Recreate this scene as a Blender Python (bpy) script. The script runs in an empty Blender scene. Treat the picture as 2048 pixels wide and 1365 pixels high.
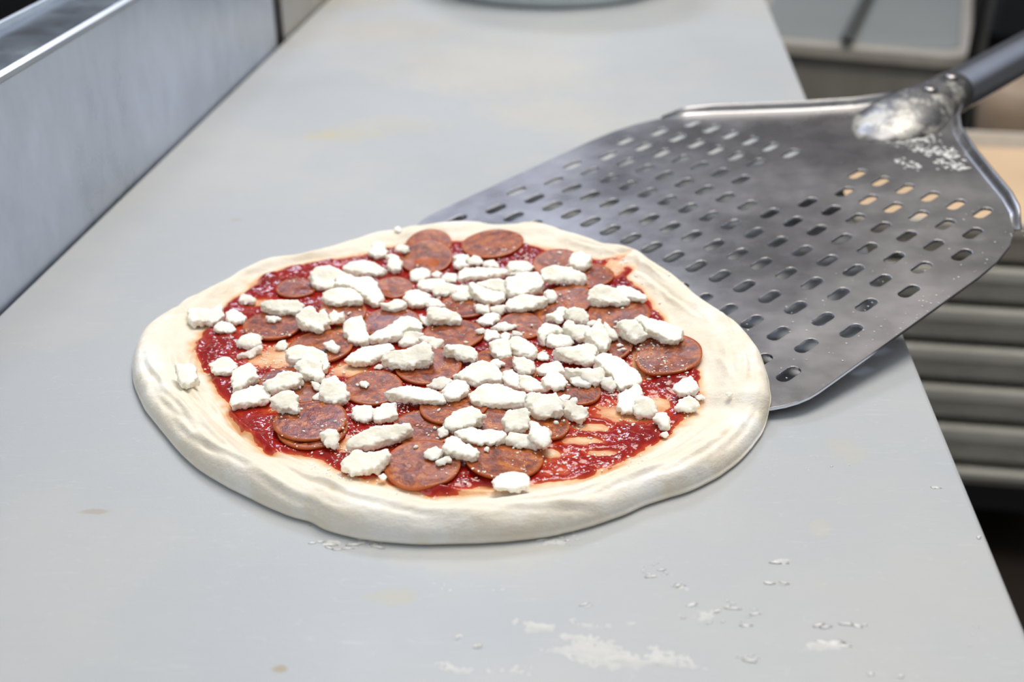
import bpy, bmesh, math, random
from mathutils import Vector, Matrix, noise
from mathutils.bvhtree import BVHTree
from math import sin, cos, pi, atan, radians, sqrt, hypot

R_ = random.Random(7)
sc = bpy.context.scene
COL = sc.collection
# ---------------------------------------------------------------- camera frame
FPX = 2320.0; CX, CY = 1024.0, 682.5
PITCH = atan(1287.5 / FPX); SP, CP = sin(PITCH), cos(PITCH); CH = 0.31
CAM = Vector((0, 0, CH))

def ray(px, py):
    x, y, z = (px - CX) / FPX, -(py - CY) / FPX, -1.0
    return Vector((x, y * SP - z * CP, y * CP + z * SP))
def at(px, py, z=0.0):                       # point of the photograph's pixel on the level plane z
    d = ray(px, py); return CAM + d * ((z - CH) / d.z)
def at_y(px, py, Y):                          # ... on the upright plane y = Y
    d = ray(px, py); return CAM + d * (Y / d.y)
def pix(P):
    R, F, U = P[0], P[1], P[2] - CH
    y = F * SP + U * CP; z = F * CP - U * SP
    return CX + FPX * R / z, CY - FPX * y / z
def sstep(a, b, x):
    t = max(0.0, min(1.0, (x - a) / (b - a))); return t * t * (3 - 2 * t)
def fbm(v, o=4):
    s = 0; a = 1; n = 0
    for i in range(o):
        s += a * noise.noise(v); n += a; a *= .5; v = v * 2.03 + Vector((3.1, 1.7, 5.3))
    return s / n

# ---------------------------------------------------------------- scene helpers
def tag(o, label=None, cat=None, group=None, kind=None):
    if label: o['label'] = label
    if cat: o['category'] = cat
    if group: o['group'] = group
    if kind: o['kind'] = kind
    return o
def mesh_obj(name, verts, faces, mat, parent=None, smooth=True):
    me = bpy.data.meshes.new(name); me.from_pydata(verts, [], faces); me.validate(); me.update()
    if smooth:
        me.polygons.foreach_set('use_smooth', [True] * len(me.polygons))
    if mat: me.materials.append(mat)
    o = bpy.data.objects.new(name, me); COL.objects.link(o)
    if parent: o.parent = parent
    return o
def bm_obj(name, bm, mat, parent=None, smooth=False):
    bmesh.ops.recalc_face_normals(bm, faces=bm.faces)
    me = bpy.data.meshes.new(name); bm.to_mesh(me); bm.free()
    if smooth: me.polygons.foreach_set('use_smooth', [True] * len(me.polygons))
    if mat: me.materials.append(mat)
    o = bpy.data.objects.new(name, me); COL.objects.link(o)
    if parent: o.parent = parent
    return o
def empty(name, loc=(0, 0, 0), rz=0):
    o = bpy.data.objects.new(name, None); o.empty_display_size = .02
    o.location = loc; o.rotation_euler = (0, 0, rz); COL.objects.link(o); return o
def box(bm, x0, x1, y0, y1, z0, z1, bev=0):
    vs = [bm.verts.new(v) for v in ((x0,y0,z0),(x1,y0,z0),(x1,y1,z0),(x0,y1,z0),(x0,y0,z1),(x1,y0,z1),(x1,y1,z1),(x0,y1,z1))]
    fs = [bm.faces.new([vs[i] for i in f]) for f in ((0,3,2,1),(4,5,6,7),(0,1,5,4),(1,2,6,5),(2,3,7,6),(3,0,4,7))]
    if bev:
        es = list({e for f in fs for e in f.edges})
        bmesh.ops.bevel(bm, geom=es, offset=bev, segments=3, affect='EDGES', profile=.5)
def rrect(w, d, r, n=8):
    pts = []
    for cx, cy, a0 in ((w/2-r, d/2-r, 0), (-w/2+r, d/2-r, 90), (-w/2+r, -d/2+r, 180), (w/2-r, -d/2+r, 270)):
        for k in range(n + 1):
            a = radians(a0 + 90 * k / n); pts.append((cx + r*cos(a), cy + r*sin(a)))
    return pts
def loft(rings, closed=True, cap0=True, cap1=True):
    V = []; Fc = []; n = len(rings[0])
    for r in rings: V += [tuple(p) for p in r]
    for i in range(len(rings) - 1):
        for j in range(n if closed else n - 1):
            k = (j + 1) % n
            Fc.append((i*n+j, i*n+k, (i+1)*n+k, (i+1)*n+j))
    if cap0: Fc.append(tuple(range(n))[::-1])
    if cap1: Fc.append(tuple((len(rings)-1)*n + j for j in range(n)))
    return V, Fc

# ---------------------------------------------------------------- materials
class NT:
    def __init__(s, name):
        s.m = bpy.data.materials.new(name); s.m.use_nodes = True; s.t = s.m.node_tree
        s.b = s.t.nodes['Principled BSDF']
        s.tc = s.n('ShaderNodeTexCoord').outputs['Object']
    def n(s, typ, **k):
        nd = s.t.nodes.new(typ)
        for a, v in k.items():
            if a.startswith('i_'):
                key = a[2:].replace('_', ' '); nd.inputs[key].default_value = v
            else: setattr(nd, a, v)
        return nd
    def l(s, a, b): s.t.links.new(a, b)
    def noise(s, scale, detail=4, rough=.55, vec=None, sc3=None, out='Fac'):
        src = vec or s.tc
        if sc3:
            mp = s.n('ShaderNodeMapping'); mp.inputs['Scale'].default_value = sc3; s.l(src, mp.inputs[0]); src = mp.outputs[0]
        nd = s.n('ShaderNodeTexNoise'); nd.inputs['Scale'].default_value = scale; nd.inputs['Detail'].default_value = detail
        nd.inputs['Roughness'].default_value = rough; s.l(src, nd.inputs['Vector']); return nd.outputs[out]
    def vor(s, scale, feature='F1', vec=None):
        nd = s.n('ShaderNodeTexVoronoi'); nd.feature = feature; nd.inputs['Scale'].default_value = scale
        s.l(vec or s.tc, nd.inputs['Vector']); return nd
    def ramp(s, f, stops):
        nd = s.n('ShaderNodeValToRGB'); cr = nd.color_ramp
        while len(cr.elements) < len(stops): cr.elements.new(.5)
        for e, (p, c) in zip(cr.elements, stops):
            e.position = p; e.color = (*c, 1) if len(c) == 3 else c
        s.l(f, nd.inputs[0]); return nd.outputs[0]
    def rng(s, f, a, b, c=0., d=1.):
        nd = s.n('ShaderNodeMapRange'); s.l(f, nd.inputs[0])
        for i, v in zip(('From Min', 'From Max', 'To Min', 'To Max'), (a, b, c, d)): nd.inputs[i].default_value = v
        return nd.outputs[0]
    def mix(s, f, a, b, mode='MIX'):
        nd = s.n('ShaderNodeMix'); nd.data_type = 'RGBA'; nd.blend_type = mode
        for inp, v in ((nd.inputs[0], f), (nd.inputs[6], a), (nd.inputs[7], b)):
            if isinstance(v, (int, float)): inp.default_value = v
            elif isinstance(v, tuple): inp.default_value = (*v, 1) if len(v) == 3 else v
            else: s.l(v, inp)
        return nd.outputs[2]
    def math(s, op, a, b=0.):
        nd = s.n('ShaderNodeMath'); nd.operation = op
        for inp, v in zip(nd.inputs, (a, b)):
            if isinstance(v, (int, float)): inp.default_value = v
            else: s.l(v, inp)
        return nd.outputs[0]
    def bump(s, h, dist, strength=1., prev=None):
        nd = s.n('ShaderNodeBump'); nd.inputs['Distance'].default_value = dist; nd.inputs['Strength'].default_value = strength
        s.l(h, nd.inputs['Height'])
        if prev: s.l(prev, nd.inputs['Normal'])
        s.l(nd.outputs[0], s.b.inputs['Normal']); return nd.outputs[0]
    def set(s, **k):
        for a, v in k.items():
            inp = s.b.inputs[a.replace('_', ' ')]
            if hasattr(v, 'is_output') or isinstance(v, bpy.types.NodeSocket): s.l(v, inp)
            else: inp.default_value = (*v, 1) if isinstance(v, tuple) and len(v) == 3 and inp.type == 'RGBA' else v
        return s

def plain(name, col, rough=.5, metal=0., bump=0, bscale=60):
    n = NT(name); f = n.noise(bscale * .3, 3)
    c = n.mix(n.rng(f, .3, .7), tuple(x * .9 for x in col), tuple(min(1, x * 1.08) for x in col))
    n.set(Base_Color=c, Roughness=rough, Metallic=metal)
    if bump: n.bump(n.noise(bscale, 4), bump)
    return n.m

# cutting board: white polyethylene, faint stains of its own, warm light tinted onto the far end, fine pressed grain
n = NT('white_poly_board')
c = n.mix(n.rng(n.noise(3.2, 5, .6), .45, .75), (.405, .425, .445), (.48, .472, .44))
def stain_tint(px, py, rx, ry, colr, amt, soft=.5):
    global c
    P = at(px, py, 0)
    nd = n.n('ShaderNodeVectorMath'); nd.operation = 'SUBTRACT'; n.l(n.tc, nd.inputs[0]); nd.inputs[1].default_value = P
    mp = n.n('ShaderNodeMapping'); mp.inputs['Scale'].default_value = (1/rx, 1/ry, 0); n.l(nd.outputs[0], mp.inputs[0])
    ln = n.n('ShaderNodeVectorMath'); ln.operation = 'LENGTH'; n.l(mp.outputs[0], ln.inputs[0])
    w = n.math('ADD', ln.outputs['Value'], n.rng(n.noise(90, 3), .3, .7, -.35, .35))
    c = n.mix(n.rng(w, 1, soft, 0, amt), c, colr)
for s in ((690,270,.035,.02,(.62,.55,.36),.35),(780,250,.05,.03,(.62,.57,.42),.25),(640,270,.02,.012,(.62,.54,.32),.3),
          (1000,140,.10,.10,(.66,.60,.50),.35),(800,60,.08,.06,(.62,.54,.42),.3),(690,0,.08,.06,(.55,.45,.30),.35),(1100,230,.06,.05,(.64,.60,.50),.3),  # broad patches: warmer light at the far end put into the colour
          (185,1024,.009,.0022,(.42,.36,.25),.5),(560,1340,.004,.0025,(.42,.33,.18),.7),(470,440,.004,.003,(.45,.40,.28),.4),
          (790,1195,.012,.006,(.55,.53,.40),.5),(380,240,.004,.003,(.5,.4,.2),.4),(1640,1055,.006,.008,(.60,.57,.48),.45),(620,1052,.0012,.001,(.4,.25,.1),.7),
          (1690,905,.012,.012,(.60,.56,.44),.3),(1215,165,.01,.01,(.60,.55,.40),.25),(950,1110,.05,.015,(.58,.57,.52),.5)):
    stain_tint(*s[:4], tuple(v * .80 for v in s[4]), s[5])
# faint knife scratches
sv = n.noise(14, 2, .5, sc3=(1.2, 9, 1)); wv = n.rng(n.math('ABSOLUTE', n.math('SUBTRACT', sv, .5)), 0, .006, 1, 0)
c = n.mix(n.math('MULTIPLY', wv, .18), c, (.60, .61, .61))
vo = n.vor(900, 'F1')
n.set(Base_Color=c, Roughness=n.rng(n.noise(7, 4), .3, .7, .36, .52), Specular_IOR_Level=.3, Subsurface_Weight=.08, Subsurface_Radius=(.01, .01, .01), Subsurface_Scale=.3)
b0 = n.bump(vo.outputs['Distance'], .00012, .35)
n.bump(n.noise(8, 3), .0012, .5, b0)
M_board = n.m

def steel(name, base, rough, smear=(1, 1, .25), dust=0., bumpd=.0006, bs=6., dth=.60):
    n = NT(name)
    a = n.noise(6, 4, .5, sc3=smear); b = n.noise(34, 4, .6, sc3=smear)
    f = n.math('ADD', n.math('MULTIPLY', a, .65), n.math('MULTIPLY', b, .35))
    c = n.mix(n.rng(f, .38, .62), tuple(x * .84 for x in base), tuple(min(1, x * 1.15) for x in base))
    r = n.rng(f, .35, .65, rough * .75, rough * 1.3)
    br = n.noise(500, 2, .5, sc3=(.02, 1, 1))
    if dust:
        d = n.rng(n.noise(42, 7, .75), dth, dth + .10, 0, dust); g = n.rng(n.noise(330, 3), .66, .72, 0, dust * .7)
        dd = n.math('MAXIMUM', d, g)
        c = n.mix(dd, c, (.62, .60, .54)); r = n.math('MAXIMUM', r, n.math('MULTIPLY', dd, .9))
        n.set(Metallic=n.rng(dd, 0, 1, 1, 0))
    else: n.set(Metallic=1.)
    n.set(Base_Color=c, Roughness=r)
    x = n.bump(n.noise(bs, 3), bumpd, .6); n.bump(br, .00003, .5, x)
    return n.m
M_steel = steel('brushed_stainless', (.58, .63, .73), .30, (1, 1.2, .7))
M_ledge = steel('polished_stainless', (.72, .82, 1.), .25, (1, 1, 1), bumpd=.0015, bs=14)
M_lip = plain('steel_lip', (.82, .88, 1.), .42, 1.)
M_peel = steel('peel_blade_metal', (.235, .225, .226), .30, (1, 1, 1), dust=.10, bumpd=.0010, bs=9)
M_neck = steel('floured_neck_metal', (.15, .15, .155), .42, (1, 1, 1), dust=.60, bumpd=.0008, bs=20, dth=.46)
M_lipm = steel('floured_lip_metal', (.26, .26, .27), .32, (1, 1, 1), dust=.35, bumpd=.0006, bs=20, dth=.56)
M_tube = plain('handle_metal', (.55, .60, .72), .2, 1.)
M_cut = plain('bright_cut_edge', (.80, .84, .92), .25, 1.)
M_black = plain('black_gap', (.012, .012, .014), .5)

def powder(name, hi, lo, a, b, scale):
    n = NT(name); n.set(Base_Color=n.mix(n.rng(n.noise(scale, 5), .3, .7), lo, hi), Roughness=.85)
    n.bump(n.noise(scale * 3, 5), .0004); return n.m
M_flour = powder('flour', (.76, .755, .73), (.66, .66, .64), 0, 0, 90)

M_smear = powder('smeared_flour', (.60, .60, .585), (.51, .515, .51), 0, 0, 120)
# dough: stained colour where sauce has soaked in (own pigment, from a vertex attribute)
n = NT('raw_dough')
at_ = n.n('ShaderNodeAttribute'); at_.attribute_name = 'stain_tint'
base = n.mix(n.rng(n.noise(38, 5, .6), .35, .68), (.79, .71, .57), (.83, .775, .67))
fl = n.math('MULTIPLY', n.rng(n.noise(26, 6, .65, sc3=(1, 1.6, 1)), .44, .62), n.rng(at_.outputs['Fac'], 0, .15, 1, 0))
rim = n.n('ShaderNodeAttribute'); rim.attribute_name = 'floured'
fl = n.math('MULTIPLY', fl, rim.outputs['Fac'])
base = n.mix(fl, base, (.88, .86, .81))
base = n.mix(n.rng(at_.outputs['Fac'], 0, .45, 0, .95), base, (.76, .42, .19))
base = n.mix(n.rng(at_.outputs['Fac'], .45, 1., 0, .9), base, (.52, .14, .045))
n.set(Base_Color=base, Roughness=n.rng(at_.outputs['Fac'], 0, .4, .62, .3), Subsurface_Weight=.12, Subsurface_Radius=(1., .6, .35), Subsurface_Scale=.003, Specular_IOR_Level=.4)
b0 = n.bump(n.noise(60, 6, .7, sc3=(1, 1.8, 1.8)), .0016, .7)
n.bump(n.noise(420, 4, .6), .00025, .6, b0)
M_dough = n.m

n = NT('tomato_sauce')
th = n.n('ShaderNodeAttribute'); th.attribute_name = 'thick'
f = n.noise(75, 5, .6)
c = n.ramp(n.math('ADD', n.math('MULTIPLY', th.outputs['Fac'], .75), n.math('MULTIPLY', f, .3)),
           [(0., (.60, .20, .06)), (.20, (.48, .060, .016)), (.38, (.33, .010, .005)), (.8, (.19, .003, .003))])
n.set(Base_Color=c, Roughness=n.rng(n.noise(200, 3), .3, .7, .10, .20), Subsurface_Weight=.05, Subsurface_Radius=(1., .15, .05), Subsurface_Scale=.002, Specular_IOR_Level=.38)
b0 = n.bump(n.noise(110, 3, .5), .0016, .7)
n.bump(n.noise(380, 2), .0004, .5, b0)
M_sauce = n.m

def pepperoni_mat(name, tint, r0=.24, r1=.42):
    n = NT(name)
    oi = n.n('ShaderNodeObjectInfo'); of = n.n('ShaderNodeVectorMath'); of.operation = 'SCALE'; of.inputs[0].default_value = (3.1, 5.7, 2.3); n.l(oi.outputs['Random'], of.inputs['Scale'])
    oa = n.n('ShaderNodeVectorMath'); oa.operation = 'ADD'; n.l(n.tc, oa.inputs[0]); n.l(of.outputs[0], oa.inputs[1]); n.tc = oa.outputs[0]
    w = n.noise(120, 4, .6, out='Color')
    wv = n.n('ShaderNodeVectorMath'); wv.operation = 'SCALE'; wv.inputs['Scale'].default_value = .012; n.l(w, wv.inputs[0])
    ad = n.n('ShaderNodeVectorMath'); ad.operation = 'ADD'; n.l(n.tc, ad.inputs[0]); n.l(wv.outputs[0], ad.inputs[1])
    v = n.vor(190, vec=ad.outputs[0]); v2 = n.vor(300, vec=ad.outputs[0])
    c = n.ramp(n.noise(170, 6, .72, vec=ad.outputs[0]), [(.38, (.055, .009, .006)), (.46, (.16, .026, .008)), (.54, (.31, .065, .010)), (.66, (.52, .18, .022))])
    c = n.mix(n.rng(v.outputs['Distance'], .26, .12, 0, .6), c, (.56, .24, .11))
    c = n.mix(n.rng(v2.outputs['Distance'], .22, .10, 0, .6), c, (.22, .05, .045))
    c = n.mix(.18, c, tint)
    e = n.n('ShaderNodeAttribute'); e.attribute_name = 'edge'
    c = n.mix(n.rng(e.outputs['Fac'], .86, 1., 0, .85), c, (.47, .115, .028))
    n.set(Base_Color=c, Roughness=n.rng(n.noise(160, 3), .3, .7, r0, r1), Subsurface_Weight=.03, Subsurface_Radius=(1, .3, .1), Subsurface_Scale=.002, Specular_IOR_Level=.4)
    n.bump(n.noise(260, 5, .65), .0007, .7)
    return n.m
M_pep = [pepperoni_mat('pepperoni_brown', (.34, .085, .03)), pepperoni_mat('pepperoni_orange', (.46, .12, .02)), pepperoni_mat('pepperoni_plum', (.26, .05, .04), .13, .26)]

n = NT('fresh_cheese')
c = n.mix(n.rng(n.noise(70, 4), .35, .7), (.93, .89, .76), (.94, .91, .82))
c = n.mix(n.rng(n.noise(45, 2), .60, .72, 0, .35), c, (.88, .84, .60))
n.set(Base_Color=c, Roughness=.40, Subsurface_Weight=.5, Subsurface_Radius=(1., .85, .6), Subsurface_Scale=.004, Specular_IOR_Level=.4)
n.bump(n.noise(300, 5, .65), .0005, .5)
M_cheese = n.m
M_grain = plain('grated_cheese', (.93, .87, .79), .5, 0, 0, 500)

M_bin = plain('bin_grey', (.34, .36, .35), .45, 0, .001, 6)
M_binrim = plain('bin_rim_beige', (.52, .48, .42), .5)
M_binbody = plain('bin_body_warm_grey', (.36, .34, .30), .5)
M_dark = plain('charcoal', (.028, .030, .034), .4)
M_greyrod = plain('grey_rod', (.10, .105, .10), .45)
M_tray = plain('tray_grey_beige', (.72, .70, .62), .5)
M_traytop = plain('tray_cream', (.62, .56, .48), .5)
M_tan = plain('tan_dough', (.74, .53, .33), .7, 0, .002, 14)
M_floor = plain('dark_brown_floor', (.020, .014, .010), .5, 0, .001, 8)
M_wall = plain('grey_wall', (.42, .41, .39), .7)
M_white_gl = plain('pale_ceramic', (.62, .68, .69), .3)
M_rust = plain('tan_bucket', (.42, .31, .22), .5)

# ---------------------------------------------------------------- the setting
FLOOR = -.90
bm = bmesh.new(); box(bm, -2.5, 3.0, -1.2, 5.0, FLOOR - .05, FLOOR); tag(bm_obj('floor', bm, M_floor), kind='structure')
bm = bmesh.new(); box(bm, -2.5, 3.0, 5.0, 5.1, FLOOR, 2.2); tag(bm_obj('wall_back', bm, M_wall), kind='structure')

# ---------------------------------------------------------------- work table with the board (long axis 5.6 deg off the view)
AZ = radians(5.6); AX = Vector((sin(AZ), cos(AZ), 0)); PX = Vector((cos(AZ), -sin(AZ), 0))
pL = at(170, 464, 0); pR = at(1722, 460, 0)
xL = pL.dot(PX); xR = pR.dot(PX)                                  # local coordinates: x across, y along
def local(name, z=0): return empty(name, (0, 0, z), -AZ)
# board
t = tag(local('counter'), 'stainless steel prep counter body under the white cutting board', 'counter')
bm = bmesh.new(); box(bm, xL - .30, xR - .03, -.35, 2.6, FLOOR + .12, -.0255, .004); bm_obj('counter_body', bm, M_steel, t)
for sx in (xL - .25, xR - .09):
    for sy in (-.30, 2.5):
        bm = bmesh.new(); box(bm, sx, sx + .05, sy, sy + .05, FLOOR, FLOOR + .12); bm_obj('leg', bm, M_steel, t)
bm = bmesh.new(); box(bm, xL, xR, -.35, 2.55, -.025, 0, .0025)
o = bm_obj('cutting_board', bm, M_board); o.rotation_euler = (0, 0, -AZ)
# object coordinates of the stains and warm patches are world ones: bake the rotation
o.data.transform(Matrix.Rotation(-AZ, 4, 'Z')); o.rotation_euler = (0, 0, 0)
for f_ in o.data.polygons: f_.use_smooth = False
tag(o, 'long white plastic cutting board covering the counter under the pizza', 'cutting board')

# ---------------------------------------------------------------- stainless rail on the left
RH = .122
gap = at(548, 92, 0).dot(AX)
ledge0 = at(0, 155, RH).dot(PX); ledge1 = at(0, 47, RH).dot(PX)
def rail(name, y0, y1, label, mat):
    t = tag(local(name), label, 'prep rail')
    # front panel with rolled top lip
    prof = [(xL - .0015, -.020), (xL - .0015, RH - .004), (xL - .0025, RH - .001), (xL - .005, RH), (xL - .0075, RH - .0015), (xL - .008, RH - .004), (xL - .0085, RH - .012), (xL - .0105, RH - .012), (xL - .0105, -.020)]
    V, F = loft([[(x, y, z) for x, z in prof] for y in (y0, y1)])
    bm = bmesh.new(); vs = [bm.verts.new(v) for v in V]; [bm.faces.new([vs[i] for i in f]) for f in F]
    bm_obj('front_panel', bm, mat, t)
    prof = [(xL - .0015, RH - .0042), (xL - .0022, RH - .0008), (xL - .005, RH + .0008), (xL - .0080, RH - .0008), (xL - .0086, RH - .0042)]
    V, F = loft([[(x, y, z) for x, z in prof] for y in (y0, y1)])
    bm = bmesh.new(); vs = [bm.verts.new(v) for v in V]; [bm.faces.new([vs[i] for i in f]) for f in F]
    bm_obj('rolled_lip', bm, M_lip, t)
    bm = bmesh.new(); box(bm, ledge1, xL - .0107, y0, y1, RH - .006, RH - .004); bm_obj('top_ledge', bm, M_ledge, t)
    bm = bmesh.new(); box(bm, ledge1 - .003, ledge1 - .0001, y0, y1, RH - .012, RH + .0005, .0008); bm_obj('well_edge', bm, M_lip, t)
    bm = bmesh.new(); box(bm, ledge1 - .006, ledge1 - .0035, y0, y1, -.02, RH - .012); bm_obj('well_wall', bm, M_dark, t)
    bm = bmesh.new(); box(bm, ledge1 - .30, ledge1 - .0065, y0, y1, -.02, 0); bm_obj('well_floor', bm, M_dark, t)
    bm = bmesh.new(); box(bm, ledge1 - .33, ledge1 - .3005, y0, y1, -.02, RH + .02, .002); bm_obj('well_back', bm, mat, t)
    return t
rail('prep_rail', -.34, gap - .001, 'near stainless steel topping rail along the left edge of the board', M_steel)
M_steel2 = steel('warm_stainless', (.56, .54, .52), .4)
rail('prep_rail', gap + .028, 2.55, 'far stainless rail section beyond the black gap, upper left', M_steel2)
bm = bmesh.new(); box(bm, xL - .30, xL - .006, gap, gap + .027, -.02, RH - .003)
o = bm_obj('gasket', bm, M_black); o.rotation_euler = (0, 0, -AZ)
tag(o, 'black gap seal between the two stainless rail sections', 'seal')

# a pan in the well
P = at(0, 0, .03)

# ---------------------------------------------------------------- peel
PO = Vector((.3002, .6458, .0332)); PA = Vector((-.01181, .01363, -.00014)); PB = Vector((-.01999, -.01726, -.0031))
eA = PA.normalized(); eB = (PB - eA * PB.dot(eA)).normalized(); eN = eA.cross(eB)
if eN.z < 0: eN = -eN
PAl = PA.length; PBl = PB.length
PC = PO + PA * 7.5                                    # middle of the rearmost slot row
# local axes: u across (towards growing c), v towards the front, w up
PM = Matrix((( eA.x, eB.x, eN.x, PC.x), (eA.y, eB.y, eN.y, PC.y), (eA.z, eB.z, eN.z, PC.z), (0, 0, 0, 1)))
if PM.to_3x3().determinant() < 0:
    pass
PMi = PM.inverted()
def cr(c, r): return ((c - 7.5) * PAl, r * PBl)
def peel_uv(P):
    q = PMi @ Vector(P); return q.x, q.y, q.z
def peel_z(x, y):
    return PC.z - (eN.x * (x - PC.x) + eN.y * (y - PC.y)) / eN.z
HW = 8.6 * PAl; VF = 9.75 * PBl; VB = 0.2 * PBl
outl = []
def arc(cx, cy, rx, ry, a0, a1, n_=10):
    for k in range(n_ + 1):
        a = radians(a0 + (a1 - a0) * k / n_); outl.append((cx + rx * cos(a), cy + ry * sin(a)))
arc(HW - .045, VF - .045, .045, .045, 0, 90)
arc(-HW + .045, VF - .045, .045, .045, 90, 180)
# right side (negative u) up to the shoulder, then taper to the neck
SH = [cr(*q) for q in ((-1.1, 2.6), (-1.03, 1.8), (-.8, 1.0), (-.35, .25), (.25, -.35), (1.0, -.9), (2.2, -1.6), (3.8, -2.55), (5.2, -3.5), (5.9, -4.2), (6.3, -4.8))]
outl += SH + [(-u, v) for u, v in SH[::-1]]
cu = bpy.data.curves.new('blade_curve', 'CURVE'); cu.dimensions = '2D'; cu.fill_mode = 'BOTH'
def spl(pts):
    s = cu.splines.new('POLY'); s.points.add(len(pts) - 1); s.use_cyclic_u = True
    for p, q in zip(s.points, pts): p.co = (q[0], q[1], 0, 1)
spl(outl)
slots = []
for r in range(0, 10):
    cs = [c for c in range(16)] if r % 2 == 0 else [c + .5 for c in range(15)]
    for c in cs:
        if r in (0, 2) and c in (7, 8): continue
        if r == 0 and c in (0, 15): continue
        if r == 1 and c in (6.5, 7.5, 8.5): continue
        slots.append((c, r))
SLs, SWs = .0164, .0078
for c, r in slots:
    u, v = cr(c, r); pts = []
    L = SLs / 2 - SWs / 2
    for sgn, a0 in ((1, 0), (-1, 180)):
        for k in range(7):
            a = radians(a0 + 180 * k / 6); pts.append((u + SWs / 2 * cos(a), v + sgn * L + SWs / 2 * sin(a)))
    spl(pts)
cu.extrude = .0007; cu.bevel_depth = .0003; cu.bevel_resolution = 1
tmp = bpy.data.objects.new('tmp', cu); COL.objects.link(tmp)
dg = bpy.context.evaluated_depsgraph_get(); dg.update()
bl_me = bpy.data.meshes.new_from_object(tmp.evaluated_get(dg)); bpy.data.objects.remove(tmp)
peel = empty('pizza_peel'); tag(peel, 'perforated metal pizza peel slid under the far right side of the pizza', 'pizza peel')
bl_me.name = 'blade'; bl_me.materials.clear(); bl_me.materials.append(M_peel); bl_me.materials.append(M_cut)
for p_ in bl_me.polygons:
    p_.use_smooth = False; p_.material_index = 1 if abs(p_.normal.z) < .8 else 0
bl_me.transform(PM)
o = bpy.data.objects.new('blade', bl_me); COL.objects.link(o); o.parent = peel
def P3(u, v, w): return tuple(PM @ Vector((u, v, w)))
# raised shoulder lips
def lip(sgn):
    path = [cr(*q) for q in ((-.35, .25), (.25, -.35), (1.0, -.9), (2.2, -1.6), (3.8, -2.55), (5.2, -3.5), (5.9, -4.2), (6.3, -4.8))]
    rings = []
    for i, (u, v) in enumerate(path):
        a = path[max(0, i - 1)]; b = path[min(len(path) - 1, i + 1)]
        tx, ty = b[0] - a[0], b[1] - a[1]; l_ = hypot(tx, ty); nx, ny = -ty / l_, tx / l_
        if nx * u < 0 and ny > 0: nx, ny = -nx, -ny
        if (ny > 0): nx, ny = -nx, -ny                      # outward = away from the slots
        k = sstep(0, 1.5, i + .3); h = .0065 * k
        pr = [(-.004, .0004), (-.001, .0010), (.0015, h * .5), (.0030, h), (.0042, h), (.0030, h * .45), (.0005, -.0006), (-.004, -.0006)]
        rings.append([P3(sgn * (u + nx * d), v + ny * d, w) for d, w in pr])
    V, F = loft(rings)
    return mesh_obj('shoulder_lip', V, F, M_lipm, peel, True)
lip(1); lip(-1)
# socket: half cone growing out of the blade into a sleeve
def sect(v, hw, hh, w0, k=24, p=2.4):
    out = []
    for i in range(k):
        a = 2 * pi * i / k; ca, sa = cos(a), sin(a)
        out.append(P3(hw * abs(ca) ** (2 / p) * (1 if ca >= 0 else -1), v, w0 + hh * abs(sa) ** (2 / p) * (1 if sa >= 0 else -1)))
    return out
rings = []
for v, hw, ht, hb in ((-1.75, .006, .0012, .0004), (-2.0, .014, .0035, .0006), (-2.4, .023, .0075, .0008), (-2.9, .030, .0115, .001), (-3.5, .031, .0145, .002), (-4.1, .027, .0160, .006), (-4.6, .0225, .0162, .011), (-5.1, .0185, .0160, .0145), (-6.0, .0165, .0158, .0155)):
    k = 28; r_ = []
    for i in range(k):
        a = 2 * pi * i / k; ca, sa = cos(a), sin(a)
        r_.append(P3(hw * (1 if ca >= 0 else -1) * abs(ca) ** .85, v * PBl, (ht if sa > 0 else hb) * (1 if sa >= 0 else -1) * abs(sa) ** (1.15 if v > -4.3 else .85)))
    rings.append(r_)
V, F = loft(rings); neck = mesh_obj('socket', V, F, M_neck, peel, True)
rings = [sect(v * PBl, .0145, .0142, .0, 24, 3.0) for v in (-5.0, -5.6, -12, -26, -30)]
V, F = loft(rings); mesh_obj('handle', V, F, M_tube, peel, True)
for u, v in ((-.004, -4.5), (-.003, -5.6)):
    bm = bmesh.new(); bmesh.ops.create_uvsphere(bm, u_segments=20, v_segments=10, radius=.0052)
    bmesh.ops.transform(bm, matrix=PM @ Matrix.Translation((u, v * PBl, .0158)) @ Matrix.Diagonal((1, 1, .5, 1)), verts=bm.verts)
    bm_obj('rivet', bm, M_peel, peel, True)

# ---------------------------------------------------------------- dough base height under the pizza
def base_z(x, y):
    q = PMi @ Vector((x, y, peel_z(x, y)))
    d = min(HW - abs(q.x), VF - q.y)                       # inside distance from the blade's edges
    # rounded front corners
    ex, ey = abs(q.x) - (HW - .045), q.y - (VF - .045)
    if ex > 0 and ey > 0: d = min(d, .045 - hypot(ex, ey))
    k = sstep(-.010, .001, d)
    return max(0., peel_z(x, y) + .0011) * k
PCX, PCY = at(905, 750).x, .545
OUT = [(265,750),(268,700),(283,660),(310,630),(340,612),(365,590),(400,575),(440,553),(475,531),(530,508),(600,498),(680,475),(760,452),(840,437),(890,432),(930,430),(990,436),(1030,434),(1070,431),(1095,436),(1130,448),(1180,463),(1215,475),(1250,477),(1280,487),(1310,510),(1350,535),(1400,578),(1450,616),(1476,638),(1500,668),(1520,700),(1533,740),(1541,780),(1540,815),(1530,850),(1508,885),(1480,915),(1440,945),(1380,975),(1300,1000),(1250,1022),(1190,1043),(1100,1065),(1020,1075),(930,1080),(840,1081),(760,1076),(700,1066),(650,1052),(620,1037),(580,1025),(530,1005),(490,985),(450,965),(400,935),(355,895),(330,865),(310,840),(290,815),(275,785)]
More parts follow.
